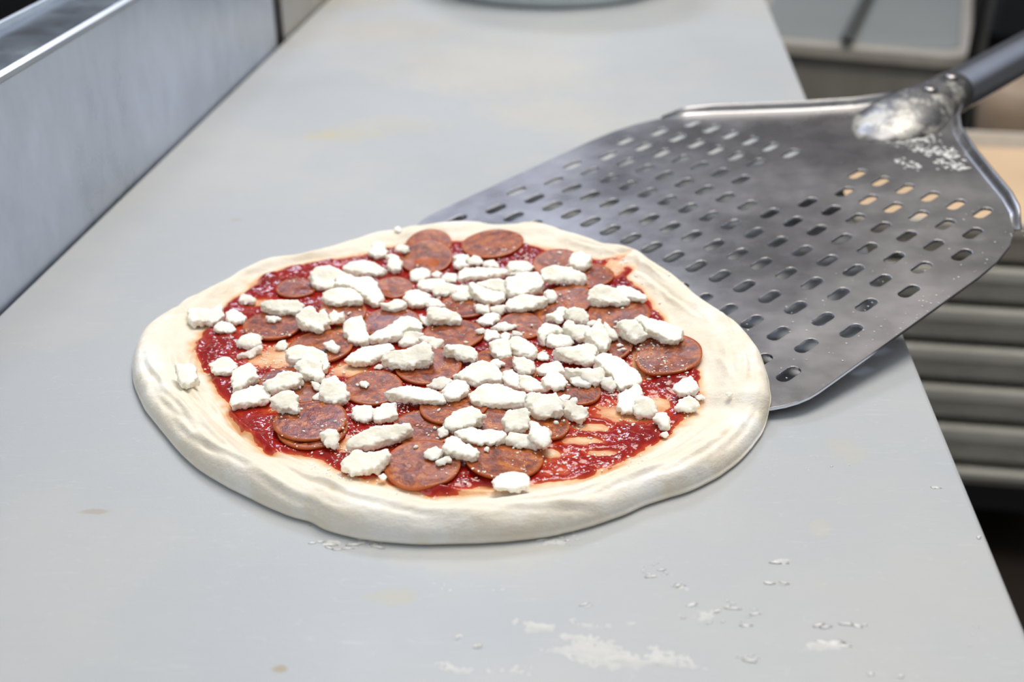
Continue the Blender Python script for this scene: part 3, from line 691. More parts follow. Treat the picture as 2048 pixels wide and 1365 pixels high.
# ---------------------------------------------------------------- cheese: outlines read in tiles of the photograph
TILE = {1: (250, 400, 4.551), 2: (650, 420, 5.055), 3: (1000, 420, 5.055), 4: (340, 660, 5.055), 5: (650, 650, 5.055), 6: (1000, 650, 5.055), 7: (640, 800, 4.402)}
CHE = '''
1|craggy cheese lump with a peak, out on the left rim|575,985 650,990 720,1005 800,1000 850,940 885,1000 900,1060 860,1115 790,1165 720,1130 620,1165 585,1110
1|cheese lump joined to the peaked lump, just right of it over the left sauce edge|930,1040 985,985 1040,1030 1110,1090 1085,1130 1010,1145 950,1120 920,1080
1|creamy cheese lump in front of the peaked lump on the left rim|805,1150 850,1110 920,1110 990,1140 1000,1190 960,1225 880,1215 815,1195
1|small lone cheese lump on red sauce at the upper left edge|1050,870 1080,850 1130,880 1180,920 1160,960 1090,965 1040,930
1|long cheese slab left of centre-top, lying level behind the brown slice at the left|1230,940 1300,915 1430,905 1560,920 1620,950 1610,1010 1560,1060 1480,1040 1420,1050 1350,1030 1300,1010 1260,980
1|ragged cheese wedge hanging from the right end of the long upper left slab|1570,1050 1620,1000 1680,965 1720,1020 1760,1060 1800,1010 1840,1060 1860,1130 1810,1170 1790,1225 1740,1225 1680,1180 1610,1150 1570,1100
1|little oval cheese bit under the long upper left slab|1285,1050 1340,1060 1400,1075 1405,1105 1360,1125 1310,1105
1|small knobbly cheese crumbs right of the ragged wedge at upper left|1860,1060 1900,1005 1940,1040 1990,1020 1985,1080 1930,1110 1890,1145 1865,1110
4|cheese cube on sprinkled dough left of centre, behind a pointed piece|690,130 740,60 850,35 905,45 900,110 920,150 880,180 800,200 740,200 700,170
4|pointed cheese piece in front of the cube on sprinkled dough at left|680,270 760,240 830,200 900,150 920,200 860,240 830,300 740,300
4|smooth cheese cube standing on the red sauce at the left|420,340 540,275 600,290 640,340 665,395 600,470 500,470 430,450
4|cheese block lying alone on the dough at the far left|60,345 210,335 260,370 265,450 285,530 240,550 180,605 110,580 75,500 60,420
4|upright craggy cheese piece right of the smooth cube on the left sauce|630,430 700,390 790,340 840,370 870,450 870,510 800,520 760,560 740,620 640,650 640,560 625,490
4|low end of the long cheese bar at lower left, with a red speck|620,690 640,660 770,600 830,560 960,560 1000,600 1010,680 990,740 860,770 740,790 640,815 605,780
4|high end of the long cheese bar at lower left|960,560 1050,510 1110,440 1210,410 1290,430 1340,480 1290,570 1200,600 1100,640 1020,660 985,620
4|crumbly cheese lump in front of the long bar at lower left|1010,700 1100,640 1200,610 1260,640 1290,700 1280,770 1300,830 1280,870 1220,860 1200,810 1130,830 1060,790 1010,740
4|domed cheese cap behind a peak, left of centre|1170,270 1220,190 1310,150 1450,180 1550,240 1600,310 1605,390 1560,460 1500,420 1440,330 1340,330 1260,340
4|peaked cheese piece leaning in front of the domed cap left of centre|1270,370 1340,310 1430,240 1470,280 1530,390 1550,470 1540,540 1500,550 1430,500 1350,470 1310,410
4|thin cheese tail below the peaked piece left of centre|1450,560 1440,520 1500,550 1530,600 1510,625 1470,610
4|chunky squared cheese block right of the small framed pepperoni at lower left|1530,520 1600,490 1660,455 1750,540 1780,600 1800,680 1770,740 1670,780 1560,760 1510,690 1530,620
4|small cheese nub on the left of the squared block at lower left|1440,690 1500,640 1530,650 1520,720 1460,710
4|star shaped cheese crumb alone on a pepperoni slice left of centre|1560,150 1600,130 1640,95 1680,150 1715,195 1690,205 1670,240 1640,210 1600,190
4|small upright cheese shard on the lower right edge of the glossy slice|1520,1060 1600,1005 1680,1020 1680,1110 1710,1180 1640,1210 1590,1190 1580,1100
4|tiny cheese crumb alone on the large mottled slice|1925,530 1980,515 2005,550 1980,600 1940,570
2|flat cheese slab behind the biggest slab at upper left|190,600 260,530 400,500 500,540 560,600 620,640 580,665 490,690 400,670 300,655 210,640
1|left end lump of the biggest cheese heap at upper left|1690,680 1740,620 1860,600 1950,650 2060,700 2030,790 1930,820 1850,840 1790,830 1730,800
2|biggest long cheese slab at upper left, sloping down to the right|100,690 200,650 340,680 460,690 520,740 540,800 585,880 575,950 530,1000 480,990 430,920 360,860 270,800 180,770 110,770
2|rounded cheese slab in front of the biggest slab at upper left|-30,860 60,810 160,780 250,790 320,830 380,890 370,950 300,960 200,965 130,990 50,960 -10,930
2|cheese lump by the crust at the top left, behind a curved strip|480,340 540,315 600,350 620,440 600,500 510,500 450,460 470,400
2|curved cheese strip between the top left lump and the leaning slice|620,460 680,440 740,480 760,560 760,650 700,650 640,620 630,540 650,500
2|smooth oval cheese pebble at the left edge of the leaning slice|715,380 770,350 840,370 855,400 820,445 750,430 720,405
2|rounded cheese nugget at the foot of the leaning slice|870,640 920,600 980,580 1050,620 1050,690 980,730 890,740 860,700
2|small cheese scrap right of the rounded nugget at the leaning slice's foot|1070,660 1130,620 1180,650 1150,690 1090,685
2|small pale cheese flake under the left end of the upper long bar|1180,690 1240,640 1330,650 1330,740 1260,750 1190,720
2|cheese piece below the small scrap, left end of the upper row|930,790 960,730 1050,700 1150,690 1220,720 1200,770 1090,840 980,820
2|long cheese piece of the upper row, left of the smooth tongue|1090,850 1110,760 1200,740 1330,760 1450,760 1480,820 1400,850 1270,860 1180,890 1110,880
2|notched cheese lump right of the leaning slice, in front of the shiny slice|1290,480 1350,445 1450,450 1460,490 1420,520 1420,560 1450,590 1380,610 1320,600 1310,550 1340,510
2|angular cheese bit right of the notched lump at the top|1450,530 1500,465 1560,475 1600,540 1560,570 1480,570
2|low cheese bit between the angular bit and the domed lump at the top|1610,590 1610,540 1680,505 1730,540 1760,590 1700,600
2|upper long cheese bar at the top centre|1350,650 1420,580 1560,580 1700,600 1820,595 1880,630 1780,670 1640,690 1500,700 1360,730
3|domed cheese lump at the top, right of the upper long bar|80,580 110,530 200,510 280,520 350,600 280,640 100,640
2|flat cheese bit under the right end of the upper long bar|1840,640 1900,610 1990,620 2030,650 1960,665 1880,670
3|large cheese slab at the right end of the upper row|60,700 150,670 250,640 370,630 420,690 440,750 400,820 300,850 200,900 110,900 80,820
2|large cheese slab right of the smooth tongue in the upper row|1530,740 1700,700 1850,720 1900,760 1880,890 1850,905 1820,870 1700,830 1580,780
2|smooth cheese tongue sloping down right in the upper centre|1450,740 1500,725 1560,780 1680,830 1810,860 1810,940 1700,970 1620,960 1540,900 1480,810
2|crumbly cheese lump under the left side of the smooth tongue|1290,870 1350,830 1410,810 1480,860 1470,910 1380,925 1310,905
2|rounded cheese block above the spiky shard, upper centre|800,910 850,830 940,810 1060,860 1050,920 1000,980 900,1005 850,960
2|spiky cheese shard pointing down right, upper centre|1050,980 1200,990 1290,1040 1380,1110 1370,1180 1280,1160 1200,1120 1130,1150 1050,1090
2|cheese piece on top of the spiky shard's upper end|1010,950 1070,890 1150,900 1210,990 1120,1000 1060,1000
2|lumpy cheese bean between two slices, above the plum slice's right end|560,960 640,960 720,900 790,910 830,970 780,1020 680,1035 630,1010
2|small cheese curl behind the right end of the long diagonal bar|950,1070 1000,1080 1090,1120 1090,1160 1040,1185 990,1160 970,1110
5|tall crumbly cheese piece left of the plum slice behind the diagonal bar|200,-10 260,-60 370,-90 400,0 410,60 455,150 440,210 330,225 270,210 230,140 190,80
5|long smooth diagonal cheese bar resting on the plum slice|455,170 520,100 700,-10 770,-80 850,-90 930,-50 975,0 980,80 920,60 860,50 790,80 760,140 650,170 490,205
5|cheese lump tucked under the right end of the diagonal bar|760,200 790,130 790,70 860,60 940,80 980,100 960,160 900,220 840,230 790,230
5|knobbly cheese lump right of the diagonal bar, above the curved wedge|950,150 1000,110 1090,130 1130,160 1175,160 1175,220 1110,275 1060,230 1000,180
5|rough triangular cheese piece left of the curved wedge in the middle|205,400 260,330 330,270 460,220 560,210 650,180 690,220 690,270 600,330 500,380 430,430 300,425
5|big curved cheese wedge in the middle, resting on a pepperoni slice|575,370 620,290 800,270 920,210 1000,170 1060,230 1080,330 1070,400 980,420 900,450 780,465 680,440
5|arched cheese piece behind the edge of the slice just right of centre|1190,240 1240,200 1350,195 1480,220 1530,280 1540,350 1500,390 1430,370 1350,340 1310,280 1250,250
5|leaf shaped cheese shard pointing left, front of centre|590,700 700,650 830,610 930,630 1050,640 1130,690 1220,770 1190,820 1080,820 960,790 830,770 720,740
5|low cheese piece behind the right end of the leaf shaped shard|1040,630 1100,550 1200,530 1280,560 1300,590 1220,620 1130,670 1080,670
5|blocky cheese nugget right of the leaf shaped shard|1200,660 1250,600 1330,560 1420,580 1445,640 1420,700 1370,770 1280,800 1220,750
5|big triangular cheese chunk right of centre|1290,560 1400,470 1490,400 1590,355 1690,390 1760,490 1800,550 1790,610 1700,600 1610,610 1520,635 1450,600 1380,560
5|big smooth cheese chunk in front of the triangular one|1460,720 1520,670 1590,610 1720,590 1850,640 1960,680 2020,700 2060,760 2040,850 1900,850 1740,840 1620,860 1530,830 1480,780
5|square cheese cube at the front, left one of a pair|265,850 330,810 470,810 490,860 480,950 460,990 350,1000 300,960
5|knobbed cheese cube at the front, right one of a pair|500,870 570,830 580,780 650,790 710,800 700,860 730,940 650,980 560,1010 490,990
5|long front cheese bar pointing to the upper right, below the pair of cubes|215,1250 300,1150 400,1090 500,1040 650,1010 780,1010 850,1000 870,1050 820,1100 740,1180 600,1200 480,1270 350,1280 250,1280
7|bright white cheese block at the front, left of the nearest slice|190,560 260,500 300,440 360,450 400,470 500,460 580,440 605,500 560,560 520,620 380,660 270,685 220,640
5|tilted cheese block at front centre, upper of a cross of three|1230,1000 1300,900 1400,850 1480,820 1550,870 1605,930 1570,980 1480,1040 1350,1080 1270,1115 1220,1070
5|small cheese bit at the left foot of the tilted front centre block|1140,1060 1200,1020 1230,1060 1240,1110 1170,1150
5|cheese bar reaching right from the front centre cross|1310,1110 1400,1060 1490,1040 1540,1080 1680,1060 1790,1080 1835,1120 1780,1190 1700,1230 1600,1230 1480,1220 1380,1160
5|lowest cheese block of the front centre cross, sloping down right|1200,1250 1240,1150 1300,1120 1370,1160 1420,1230 1530,1280 1550,1330 1500,1390 1440,1360 1340,1330 1240,1310
7|smooth oval cheese pebble on the nearest pepperoni slice|915,470 950,430 1030,415 1085,450 1080,500 1030,540 970,540 930,510
7|little cheese scrap beside the oval pebble on the nearest slice|1030,550 1100,500 1150,490 1140,540 1100,580 1050,570
7|frontmost cheese lump, sitting at the front sauce edge|1520,740 1560,680 1620,650 1700,635 1800,655 1850,710 1820,780 1730,825 1620,810 1540,790
7|tiny cheese bit left of the nearest slice on the sauce|520,670 560,650 590,690 560,715
6|shiny rounded cheese lump standing at the lower right of centre|25,1000 50,900 110,850 250,840 290,900 285,1010 250,1080 150,1100 60,1080
6|ragged low cheese piece in front of the shiny rounded lump|80,1180 110,1090 190,1110 280,1120 380,1220 360,1260 290,1240 200,1270 170,1230
6|upright cheese fin right of the shiny rounded lump|300,1130 310,970 380,980 440,1040 500,1070 490,1180 440,1290 400,1250 350,1190
6|large crumbly cheese block below the two piled blocks, right of centre|260,720 330,680 450,690 570,690 600,760 640,820 620,900 540,920 460,980 380,950 350,890 290,820
6|ragged cheese trail running down right from the crumbly block|620,750 700,770 770,730 760,830 870,850 885,900 840,1010 770,1000 720,930 650,870
6|rounded flat cheese piece behind a crumbly one, right of the tall pile|370,460 440,400 580,360 630,420 660,490 600,510 500,530 410,530
6|crumbly cheese piece in front of the rounded flat one, right of the tall pile|410,560 500,490 590,480 660,550 650,630 560,680 480,650
6|smooth cheese block at the foot of the tall central pile|180,510 310,520 400,580 480,640 470,690 350,690 210,680 180,600
6|topmost crumbly cheese piece of the tall central pile|90,250 110,130 180,115 270,170 350,230 370,310 330,370 240,340 150,300
6|upright cheese slab in the tall central pile, with a yellowish crack above|130,310 240,340 340,385 345,480 300,525 170,500 140,400
6|crumbly cheese mound left of the tall central pile|-90,190 0,150 70,130 100,180 110,250 120,340 0,370 -70,310
6|small cheese knob right of the tall central pile|380,310 430,270 490,320 480,360 390,370
6|cheese wedge at the left foot of the tall central pile|40,470 130,450 180,520 190,670 120,640 40,600
3|cheese block left behind a smooth plate, right of the central crumbs|390,1240 430,1150 500,1150 600,1190 690,1250 680,1270 560,1250 480,1290 470,1370 440,1390 400,1330
6|smooth cheese plate leaning on the block right of the central crumbs|480,120 520,80 620,100 710,130 740,200 690,240 600,250 520,230 470,190
6|broad ragged cheese mass in the middle of the right hand heap|520,260 640,240 770,220 880,180 950,190 990,260 960,310 920,420 800,420 720,390 620,320
6|tall folded cheese plate at the top of the right hand heap|870,90 940,20 1000,-60 1060,60 1100,150 1100,290 1000,270 950,190 870,140
3|fan shaped cheese flake right of the tall folded plate|1060,1130 1110,1200 1190,1290 1150,1330 1090,1310 1050,1240
3|pale flat cheese piece between the plate and the folded plate|640,1180 690,1110 740,1130 760,1180 900,1190 920,1230 870,1280 870,1340 780,1340 720,1280
3|star shaped cheese crumb cluster on slices at upper right|465,1090 560,1050 590,1000 640,985 660,1030 640,1090 620,1160 570,1150 550,1100
3|rounded cheese arch right of the star shaped crumb cluster|660,1080 680,1010 760,990 840,1010 890,1070 890,1140 820,1180 740,1130
3|knobbly cheese mass under the curved strip on the wide right slice|900,950 905,830 960,770 1040,760 1120,790 1180,790 1210,850 1280,920 1300,960 1260,990 1150,985 1060,960 960,940
3|curved cheese strip on top of the wide right pepperoni slice|1190,850 1180,790 1260,760 1340,790 1420,830 1485,910 1450,945 1340,920 1250,900
3|rectangular cheese slab leaning left of the long right slab|1195,1150 1240,1110 1370,1100 1420,1170 1480,1290 1360,1365 1340,1370 1270,1240
3|long rectangular cheese slab at the right, overhanging the fully visible slice|1380,1100 1430,1055 1540,1100 1680,1150 1770,1200 1855,1240 1820,1340 1730,1370 1650,1340 1560,1260 1470,1210
3|broad cheese slab at upper right in front of the half covered slice|420,640 470,580 560,560 690,580 760,620 830,660 875,710 860,750 790,770 680,750 540,750 440,740
3|round cheese knob at the upper right above the broad slab|695,520 740,430 820,415 860,450 925,480 900,550 870,600 820,630 760,610 700,560
3|small cheese plug on the orange brown slice with fat spots|450,840 490,810 540,820 575,880 570,940 500,945 480,880
3|long cheese bar tapering right onto the orange brown slice with fat spots|60,1000 100,930 180,890 280,860 380,870 450,890 480,920 400,960 330,1010 220,1040 100,1040
2|cheese piece between the smooth tongue and the tapering bar|1820,1010 1850,930 1950,880 2000,860 2060,880 2080,950 2040,1020 1900,1040
2|pale cheese bit under the tip of the smooth tongue|1510,960 1580,950 1650,990 1660,1050 1600,1060 1540,1030
2|crumbled cheese lump left of the curving slice near the centre|1550,1130 1640,1060 1700,1040 1770,1080 1720,1140 1680,1185 1620,1170 1580,1170
2|pale cheese flake above the crumbled lump near the centre|1660,990 1740,975 1830,970 1830,1040 1760,1070 1690,1040
2|rounded cheese crumb, largest of the crumbs near the centre|1610,1250 1650,1205 1740,1230 1775,1270 1750,1310 1640,1335
2|cheese crumb with a horn, farthest back of the crumbs near the centre|1680,1200 1760,1150 1820,1140 1880,1170 1940,1170 1900,1220 1800,1230
2|cheese crumb farthest left of the crumbs near the centre|1530,1220 1600,1190 1625,1230 1580,1270
2|cheese crumb in the middle of the crumbs near the centre|1780,1280 1820,1230 1870,1260 1860,1310 1800,1320
2|flat cheese crumb farthest right of the crumbs near the centre|1900,1220 1990,1250 1980,1275 1910,1265
6|largest smooth cheese slab, running down right in the right hand heap|1020,420 960,330 1060,280 1150,320 1250,370 1320,440 1400,500 1430,560 1410,620 1330,640 1220,690 1150,600 1130,520
6|smooth upright cheese block at the lower end of the largest slab|1210,720 1300,660 1390,600 1420,650 1440,710 1400,760 1370,800 1350,920 1250,930 1210,870 1200,790
6|crumbly cheese block right of the smooth upright block|1360,850 1400,750 1450,730 1530,770 1570,850 1570,930 1520,960 1400,960 1360,900
6|rough cheese piece left of the largest slab, above its crumbly foot|665,440 760,440 860,450 950,440 1000,420 1040,480 1050,560 1000,610 920,620 860,600 830,520 700,490
6|crumbly cheese foot under the rough piece, right hand heap|710,530 810,500 870,570 920,620 890,640 800,620 730,600
6|small ragged cheese drip left of the largest slab's middle|1040,600 1060,540 1120,530 1150,610 1165,660 1130,690 1080,640
6|triangular cheese piece near the right crust, upper of two|1750,690 1780,600 1850,550 1920,515 1950,560 2010,650 1980,710 1860,730
6|ribbed cheese piece near the right crust, lower of two|1770,870 1820,770 1910,720 1970,760 2000,830 1960,870 1850,895
6|small cheese bit wedged right of the two pieces near the right crust|1970,720 2040,700 2070,740 2010,770
6|narrow crumbly cheese lump on the lower right sauce edge|1560,960 1580,900 1690,890 1710,1000 1700,1060 1640,1070 1600,1000
6|tiny cheese bit in front of the narrow lump at lower right|1630,1110 1680,1080 1700,1120 1660,1150
6|upper of two tiny cheese flecks on the slice at the right|1180,205 1210,190 1240,210 1200,225
6|lower of two tiny cheese flecks on the slice at the right|1190,250 1240,230 1275,245 1210,270
6|lone cheese crumb out on the bare right rim|2285,700 2310,685 2345,695 2335,715 2315,730 2295,715
2|tiny cheese bit on the back crust above the top left lump|700,190 740,170 775,210 750,235 715,220
5|small cheese drip below the front centre cross, on the wide front slice|1615,1265 1635,1235 1655,1245 1655,1295 1635,1300
6|small ragged cheese scrap between the crumbly block and the trail|600,740 650,700 700,720 690,765 630,770
5|crumbly cheese flake beneath the mound left of the tall central pile|1660,380 1720,340 1790,370 1810,410 1760,440 1700,420
3|pale small cheese wedge behind the wide right slice's left end|880,1145 940,1115 985,1120 960,1160 900,1180
4|small cheese crumb on sprinkled dough, left of the slice with the star|1075,170 1110,120 1160,105 1185,150 1160,220 1100,210
5|small low cheese scrap under the curved wedge's left end|500,440 540,400 590,400 600,430 560,450 520,455
'''
print('cheese lines', CHE.count('\n'))
tmpm = bpy.data.meshes.new('t'); tmpo = bpy.data.objects.new('t', tmpm); COL.objects.link(tmpo)
rm = tmpo.modifiers.new('r', 'REMESH'); rm.mode = 'VOXEL'
ss = tmpo.modifiers.new('s', 'SMOOTH'); ss.factor = .6; ss.iterations = 1
rc = random.Random(11)
for li, line in enumerate(l for l in CHE.strip().split('\n')):
    ti, lab, pts = line.split('|'); ox, oy, s_ = TILE[int(ti)]
    px = [tuple(float(v) for v in p.split(',')) for p in pts.split()]
    px = [(ox + a / s_, oy + b / s_) for a, b in px]
    cx = sum(p[0] for p in px) / len(px); cy = sum(p[1] for p in px) / len(px)
    y0 = min(p[1] for p in px); y1 = max(p[1] for p in px); hpx = y1 - y0; wpx = max(p[0] for p in px) - min(p[0] for p in px)
    # where its near foot rests
    z = .008; fx = sum(p[0] * max(0, p[1] - cy) for p in px) / max(1e-6, sum(max(0, p[1] - cy) for p in px))
    for _ in range(4):
        P = at(fx, y1 - hpx * .12, z); z = Hget(P.x, P.y)
    ppm = FPX / ((P - CAM).dot(Vector((0, CP, -SP))))
    aw = Vector((P.x, P.y, 0)).normalized(); sd = Vector((aw.y, -aw.x, 0))
    el = math.atan2(CH - P.z, hypot(P.x, P.y)); him = hpx / ppm; small = wpx < 22
    tf = max(.0006, min(.0034, .26 * him)); kk = (him - tf * cos(el)) / him
    tau = radians(rc.uniform(12, 34)); hh = him * kk
    while tau > .05 and hh / sin(el + tau) * sin(tau) + tf > .0115: tau *= .92
    ls = rc.uniform(-.10, .10)
    N = (Vector((0, 0, 1)) - aw * math.tan(tau) - sd * ls).normalized()
    for _ in range(4):
        A = at(fx, y0 + hpx * kk, z + tf); poly = []
        for a_, b_ in px:
            d_ = ray(a_, y0 + (b_ - y0) * kk); t_ = (A - CAM).dot(N) / d_.dot(N); w_ = CAM + d_ * t_
            poly.append((w_.x, w_.y, w_.z - z))
        hq = sorted(Hget(q[0], q[1]) for q in poly); z2 = hq[int(len(hq) * .7)]
        if z2 > z + .0006: z = z + (z2 - z) * .8
        else: break
    Q = []
    for i in range(len(poly)):
        a, b = poly[i], poly[(i + 1) % len(poly)]; L = hypot(b[0]-a[0], b[1]-a[1]); m = max(1, int(L / .0011))
        for q in range(m):
            f = q / m; j = .00042 if q else .0001
            Q.append((a[0] + (b[0]-a[0]) * f + rc.uniform(-j, j), a[1] + (b[1]-a[1]) * f + rc.uniform(-j, j), a[2] + (b[2]-a[2]) * f))
    mx = sum(q[0] for q in Q) / len(Q); my = sum(q[1] for q in Q) / len(Q); mz = sum(q[2] for q in Q) / len(Q)
    zb = z
    bm = bmesh.new(); lay = []
    for kz, fr, dz in ((0., -.0004, 0), (.35, .0004, 0), (.8, .0006, 0), (1., .0003, 0), (1., -.0007, .0003)):
        row = []
        for q in Q:
            dx, dy = q[0] - mx, q[1] - my; l_ = hypot(dx, dy) + 1e-9; f2 = max(.5, 1 + fr / l_)
            zt = mz + (q[2] - mz) * (f2 if kz == 1. else 1)
            row.append(bm.verts.new((dx * f2, dy * f2, max(.0005 * kz, zt * kz) + dz)))
        lay.append(row)
    n_ = len(Q)
    try:
        bm.faces.new(lay[0][::-1]); bm.faces.new(lay[-1])
    except ValueError: pass
    for a, b in zip(lay, lay[1:]):
        for i in range(n_): bm.faces.new((a[i], a[(i+1) % n_], b[(i+1) % n_], b[i]))
    bmesh.ops.triangulate(bm, faces=[f for f in bm.faces if len(f.verts) > 4])
    bmesh.ops.recalc_face_normals(bm, faces=bm.faces)
    tmpm.clear_geometry(); bm.to_mesh(tmpm); bm.free(); tmpm.update()
    rm.voxel_size = .00030 if small else .00048
    dg = bpy.context.evaluated_depsgraph_get(); dg.update()
    me = bpy.data.meshes.new_from_object(tmpo.evaluated_get(dg))
    if len(me.vertices) < 20: print('EMPTY remesh', lab)
    amp = .5 if small else 1.
    ofs = Vector((li * 3.7, 0, 0))
    nrm = [v.normal.copy() for v in me.vertices]
    for v, nv in zip(me.vertices, nrm):
        c0 = v.co
        side = 1 - sstep(.3, .85, nv.z) * .88
        rdg = 1 - abs(noise.noise(c0 * 330 + ofs)) * 2
        d = .0008 * noise.noise(c0 * 120 + ofs) + side * (.0012 * noise.noise(c0 * 380 + ofs) + .0007 * noise.noise(c0 * 900 + ofs)) + .0003 * (rdg - .5) * side
        c1 = c0 + nv * d * amp; c1.z = max(c1.z, -.0004); v.co = c1
    me.polygons.foreach_set('use_smooth', [True] * len(me.polygons)); me.materials.clear(); me.materials.append(M_cheese)
    nm = 'cheese_crumb' if wpx < 22 else 'cheese_chunk'
    me.name = nm; o = bpy.data.objects.new(nm, me); COL.objects.link(o); o.location = (mx, my, zb)
    tag(o, lab, 'cheese', 'white cheese pieces on the pizza')
bpy.data.objects.remove(tmpo)
print('cheese done')

# ---------------------------------------------------------------- uncountable grated crumbs
def blobs(name, mat, spots, label, cat, zf, smin, smax, flat=.7, seed=3):
    rg = random.Random(seed); V = []; F = []
    ico = bmesh.new(); bmesh.ops.create_icosphere(ico, subdivisions=1, radius=1.); iv = [v.co.copy() for v in ico.verts]; fi = [[v.index for v in f.verts] for f in ico.faces]; ico.free()
    for sp in spots:
        px, py, rx, ry, cnt = sp[:5]; mul = sp[5] if len(sp) > 5 else 1; elong = sp[6] if len(sp) > 6 else 1
        for _ in range(cnt):
            a = rg.uniform(0, 2 * pi); r = sqrt(rg.random()) if len(sp) < 8 else abs(rg.gauss(0, .55))
            P = at(px + rx * r * cos(a), py + ry * r * sin(a), .006 if zf is Hget else 0); z = zf(P.x, P.y)
            s = (smin + (smax - smin) * rg.random() ** 3) * mul; b = len(V); rot = rg.uniform(-.5, .5) if elong > 1 else rg.uniform(0, pi)
            sxx, syy, szz = s * rg.uniform(.7, 1.5) * elong, s * rg.uniform(.6, 1.), s * rg.uniform(.5, 1) * flat
            for v in iv:
                k = 1 + .45 * noise.noise(v * 1.7 + Vector((b, px, 0)) * .37)
                x, y = v.x * sxx * k, v.y * syy * k
                V.append((P.x + x * cos(rot) - y * sin(rot), P.y + x * sin(rot) + y * cos(rot), z + szz * .45 + v.z * szz * k))
            F += [tuple(b + i for i in f) for f in fi]
    o = mesh_obj(name, V, F, mat); tag(o, label, cat, kind='stuff'); return o
blobs('grated_cheese', M_grain, [(1290,725,45,40,170),(1330,770,60,30,90),(1240,790,40,30,80),(1220,780,25,14,40),(1250,855,110,30,90),(1100,900,110,60,90),(1200,925,120,25,110),(700,875,30,30,60),
    (735,838,40,14,60),(690,905,30,16,50),(650,940,50,20,60),(800,820,30,14,50),(560,700,50,30,70),(490,690,60,22,70),(430,720,50,30,25),(520,745,30,30,40),(1225,560,30,16,50),(1150,540,60,20,40),(1035,532,60,8,40),(745,505,60,10,30),
    (560,560,60,20,30),(895,600,30,16,30),(1060,700,30,25,30),(640,885,90,30,60),(1320,610,30,40,25),(910,790,40,20,25),(1150,690,40,14,20),(690,560,50,40,30),(560,850,50,20,30),(850,990,80,8,25),(700,960,60,14,30),(940,960,80,14,30),(1370,800,14,50,30),(960,620,80,20,30),(830,640,25,14,10)],
    'fine grated white crumbs sprinkled over the sauce and slices', 'grated cheese', Hget, .00025, .0009, .6)
blobs('cheese_bits', M_cheese, [(1060,690,200,110,60),(820,740,180,80,45),(620,720,150,80,40),(1000,860,220,60,55),(950,570,200,60,50),(700,600,110,50,30),(1260,760,80,60,35),(1180,620,120,60,25),(560,800,90,50,18),(760,880,110,40,25),(1120,830,60,40,30),(1020,680,30,20,20),(1150,740,60,50,35),(690,650,40,20,12),(640,760,40,30,12),(600,820,20,20,8)],
    'loose tiny white cheese bits lying among the big pieces', 'cheese bits', Hget, .0004, .0014, .8, 8)
def film(name, spots, label, seed):
    """a thin smeared layer: one height field, cut where it runs out"""
    V = []; F = []; g = .0007; idx_ = {}
    xs = []; ys = []
    for px, py, rx, ry, a_ in spots:
        for q in ((px - rx * 1.6, py), (px + rx * 1.6, py), (px, py - ry * 1.6), (px, py + ry * 1.6)):
            P = at(q[0], q[1], 0); xs.append(P.x); ys.append(P.y)
    W = []
    for px, py, rx, ry, a_ in spots:
        P = at(px, py, 0); W.append((P.x, P.y, (at(px + rx, py, 0) - P).length, abs(at(px, py + ry, 0).y - P.y), a_))
    nx = int((max(xs) - min(xs)) / g) + 1; ny = int((max(ys) - min(ys)) / g) + 1; H = {}
    for i in range(nx):
        for j in range(ny):
            x = min(xs) + i * g; y = min(ys) + j * g; m = 0
            for bx, by, rx, ry, a_ in W:
                d = ((x - bx) / rx) ** 2 + ((y - by) / ry) ** 2
                if d < 5: m = max(m, a_ * math.exp(-d * .8))
            if m < .05: continue
            xr = x + .35 * y
            n_ = fbm(Vector((xr * 60, y * 150, seed)), 5) * 1.1 + .35 * noise.noise(Vector((x * 500, y * 500, seed)))
            h = (m - .52 + n_) * .0008
            if h > -.0002: H[i, j] = h
    for (i, j), h in H.items():
        c4 = [(i, j), (i + 1, j), (i + 1, j + 1), (i, j + 1)]
        if all(c in H for c in c4) and max(H[c] for c in c4) > 0:
            f_ = []
            for c in c4:
                if c not in idx_:
                    idx_[c] = len(V); V.append((min(xs) + c[0] * g, min(ys) + c[1] * g, min(.0013, H[c])))
                f_.append(idx_[c])
            F.append(tuple(f_))
    return tag(mesh_obj(name, V, F, M_smear), label, 'flour', kind='stuff')
film('flour_smear', [(1190,1300,130,22,.75),(1270,1325,100,18,.85),(1120,1255,130,14,.5),(1060,1335,120,14,.55),(1180,1275,70,10,.6),(960,1172,110,12,.42),(1370,1176,22,7,.6),(700,1088,60,14,.40),(1120,1075,70,12,.35),(1640,1290,40,10,.45),(1560,1124,14,5,.6),(1720,1250,22,4,.5),(1480,1230,90,20,.35)],
    'smeared flour and dough scraps on the board at the front edge', 3.3)
blobs('flour_dust', M_flour, [(1360,1175,14,6,6,1.2,2),(1300,1140,40,14,10,1.2,2),(1440,1230,80,30,16,1.3,2),(1560,1125,12,3,5,1.4,2),(1660,1290,22,6,16,1.8,2),(1700,1250,30,3,7,1.5,2),(1640,1255,12,4,3,1.4,2),(1960,1075,6,2,2,1.2,1),
    (1873,977,12,2,4,1.2,2),(1500,1318,22,8,6,1.5,2),(700,1090,80,18,20,1.4,3),(1120,1080,60,14,12,1.3,2),(1120,1060,40,8,6,1.2,2),(1650,930,60,20,5,.8,1),(1550,1170,30,6,4,1.3,2),(1180,1210,12,4,3,1.4,2),(915,1275,6,3,3,1.4,1),(960,1295,10,3,4,1.4,1),(1940,1280,50,40,3,1.2,1.5),(1800,1350,80,8,5,1.2,1.5)],
    'scattered flour specks on the white board in front of the pizza', 'flour', lambda x, y: 0., .0004, .0011, .10, 6)
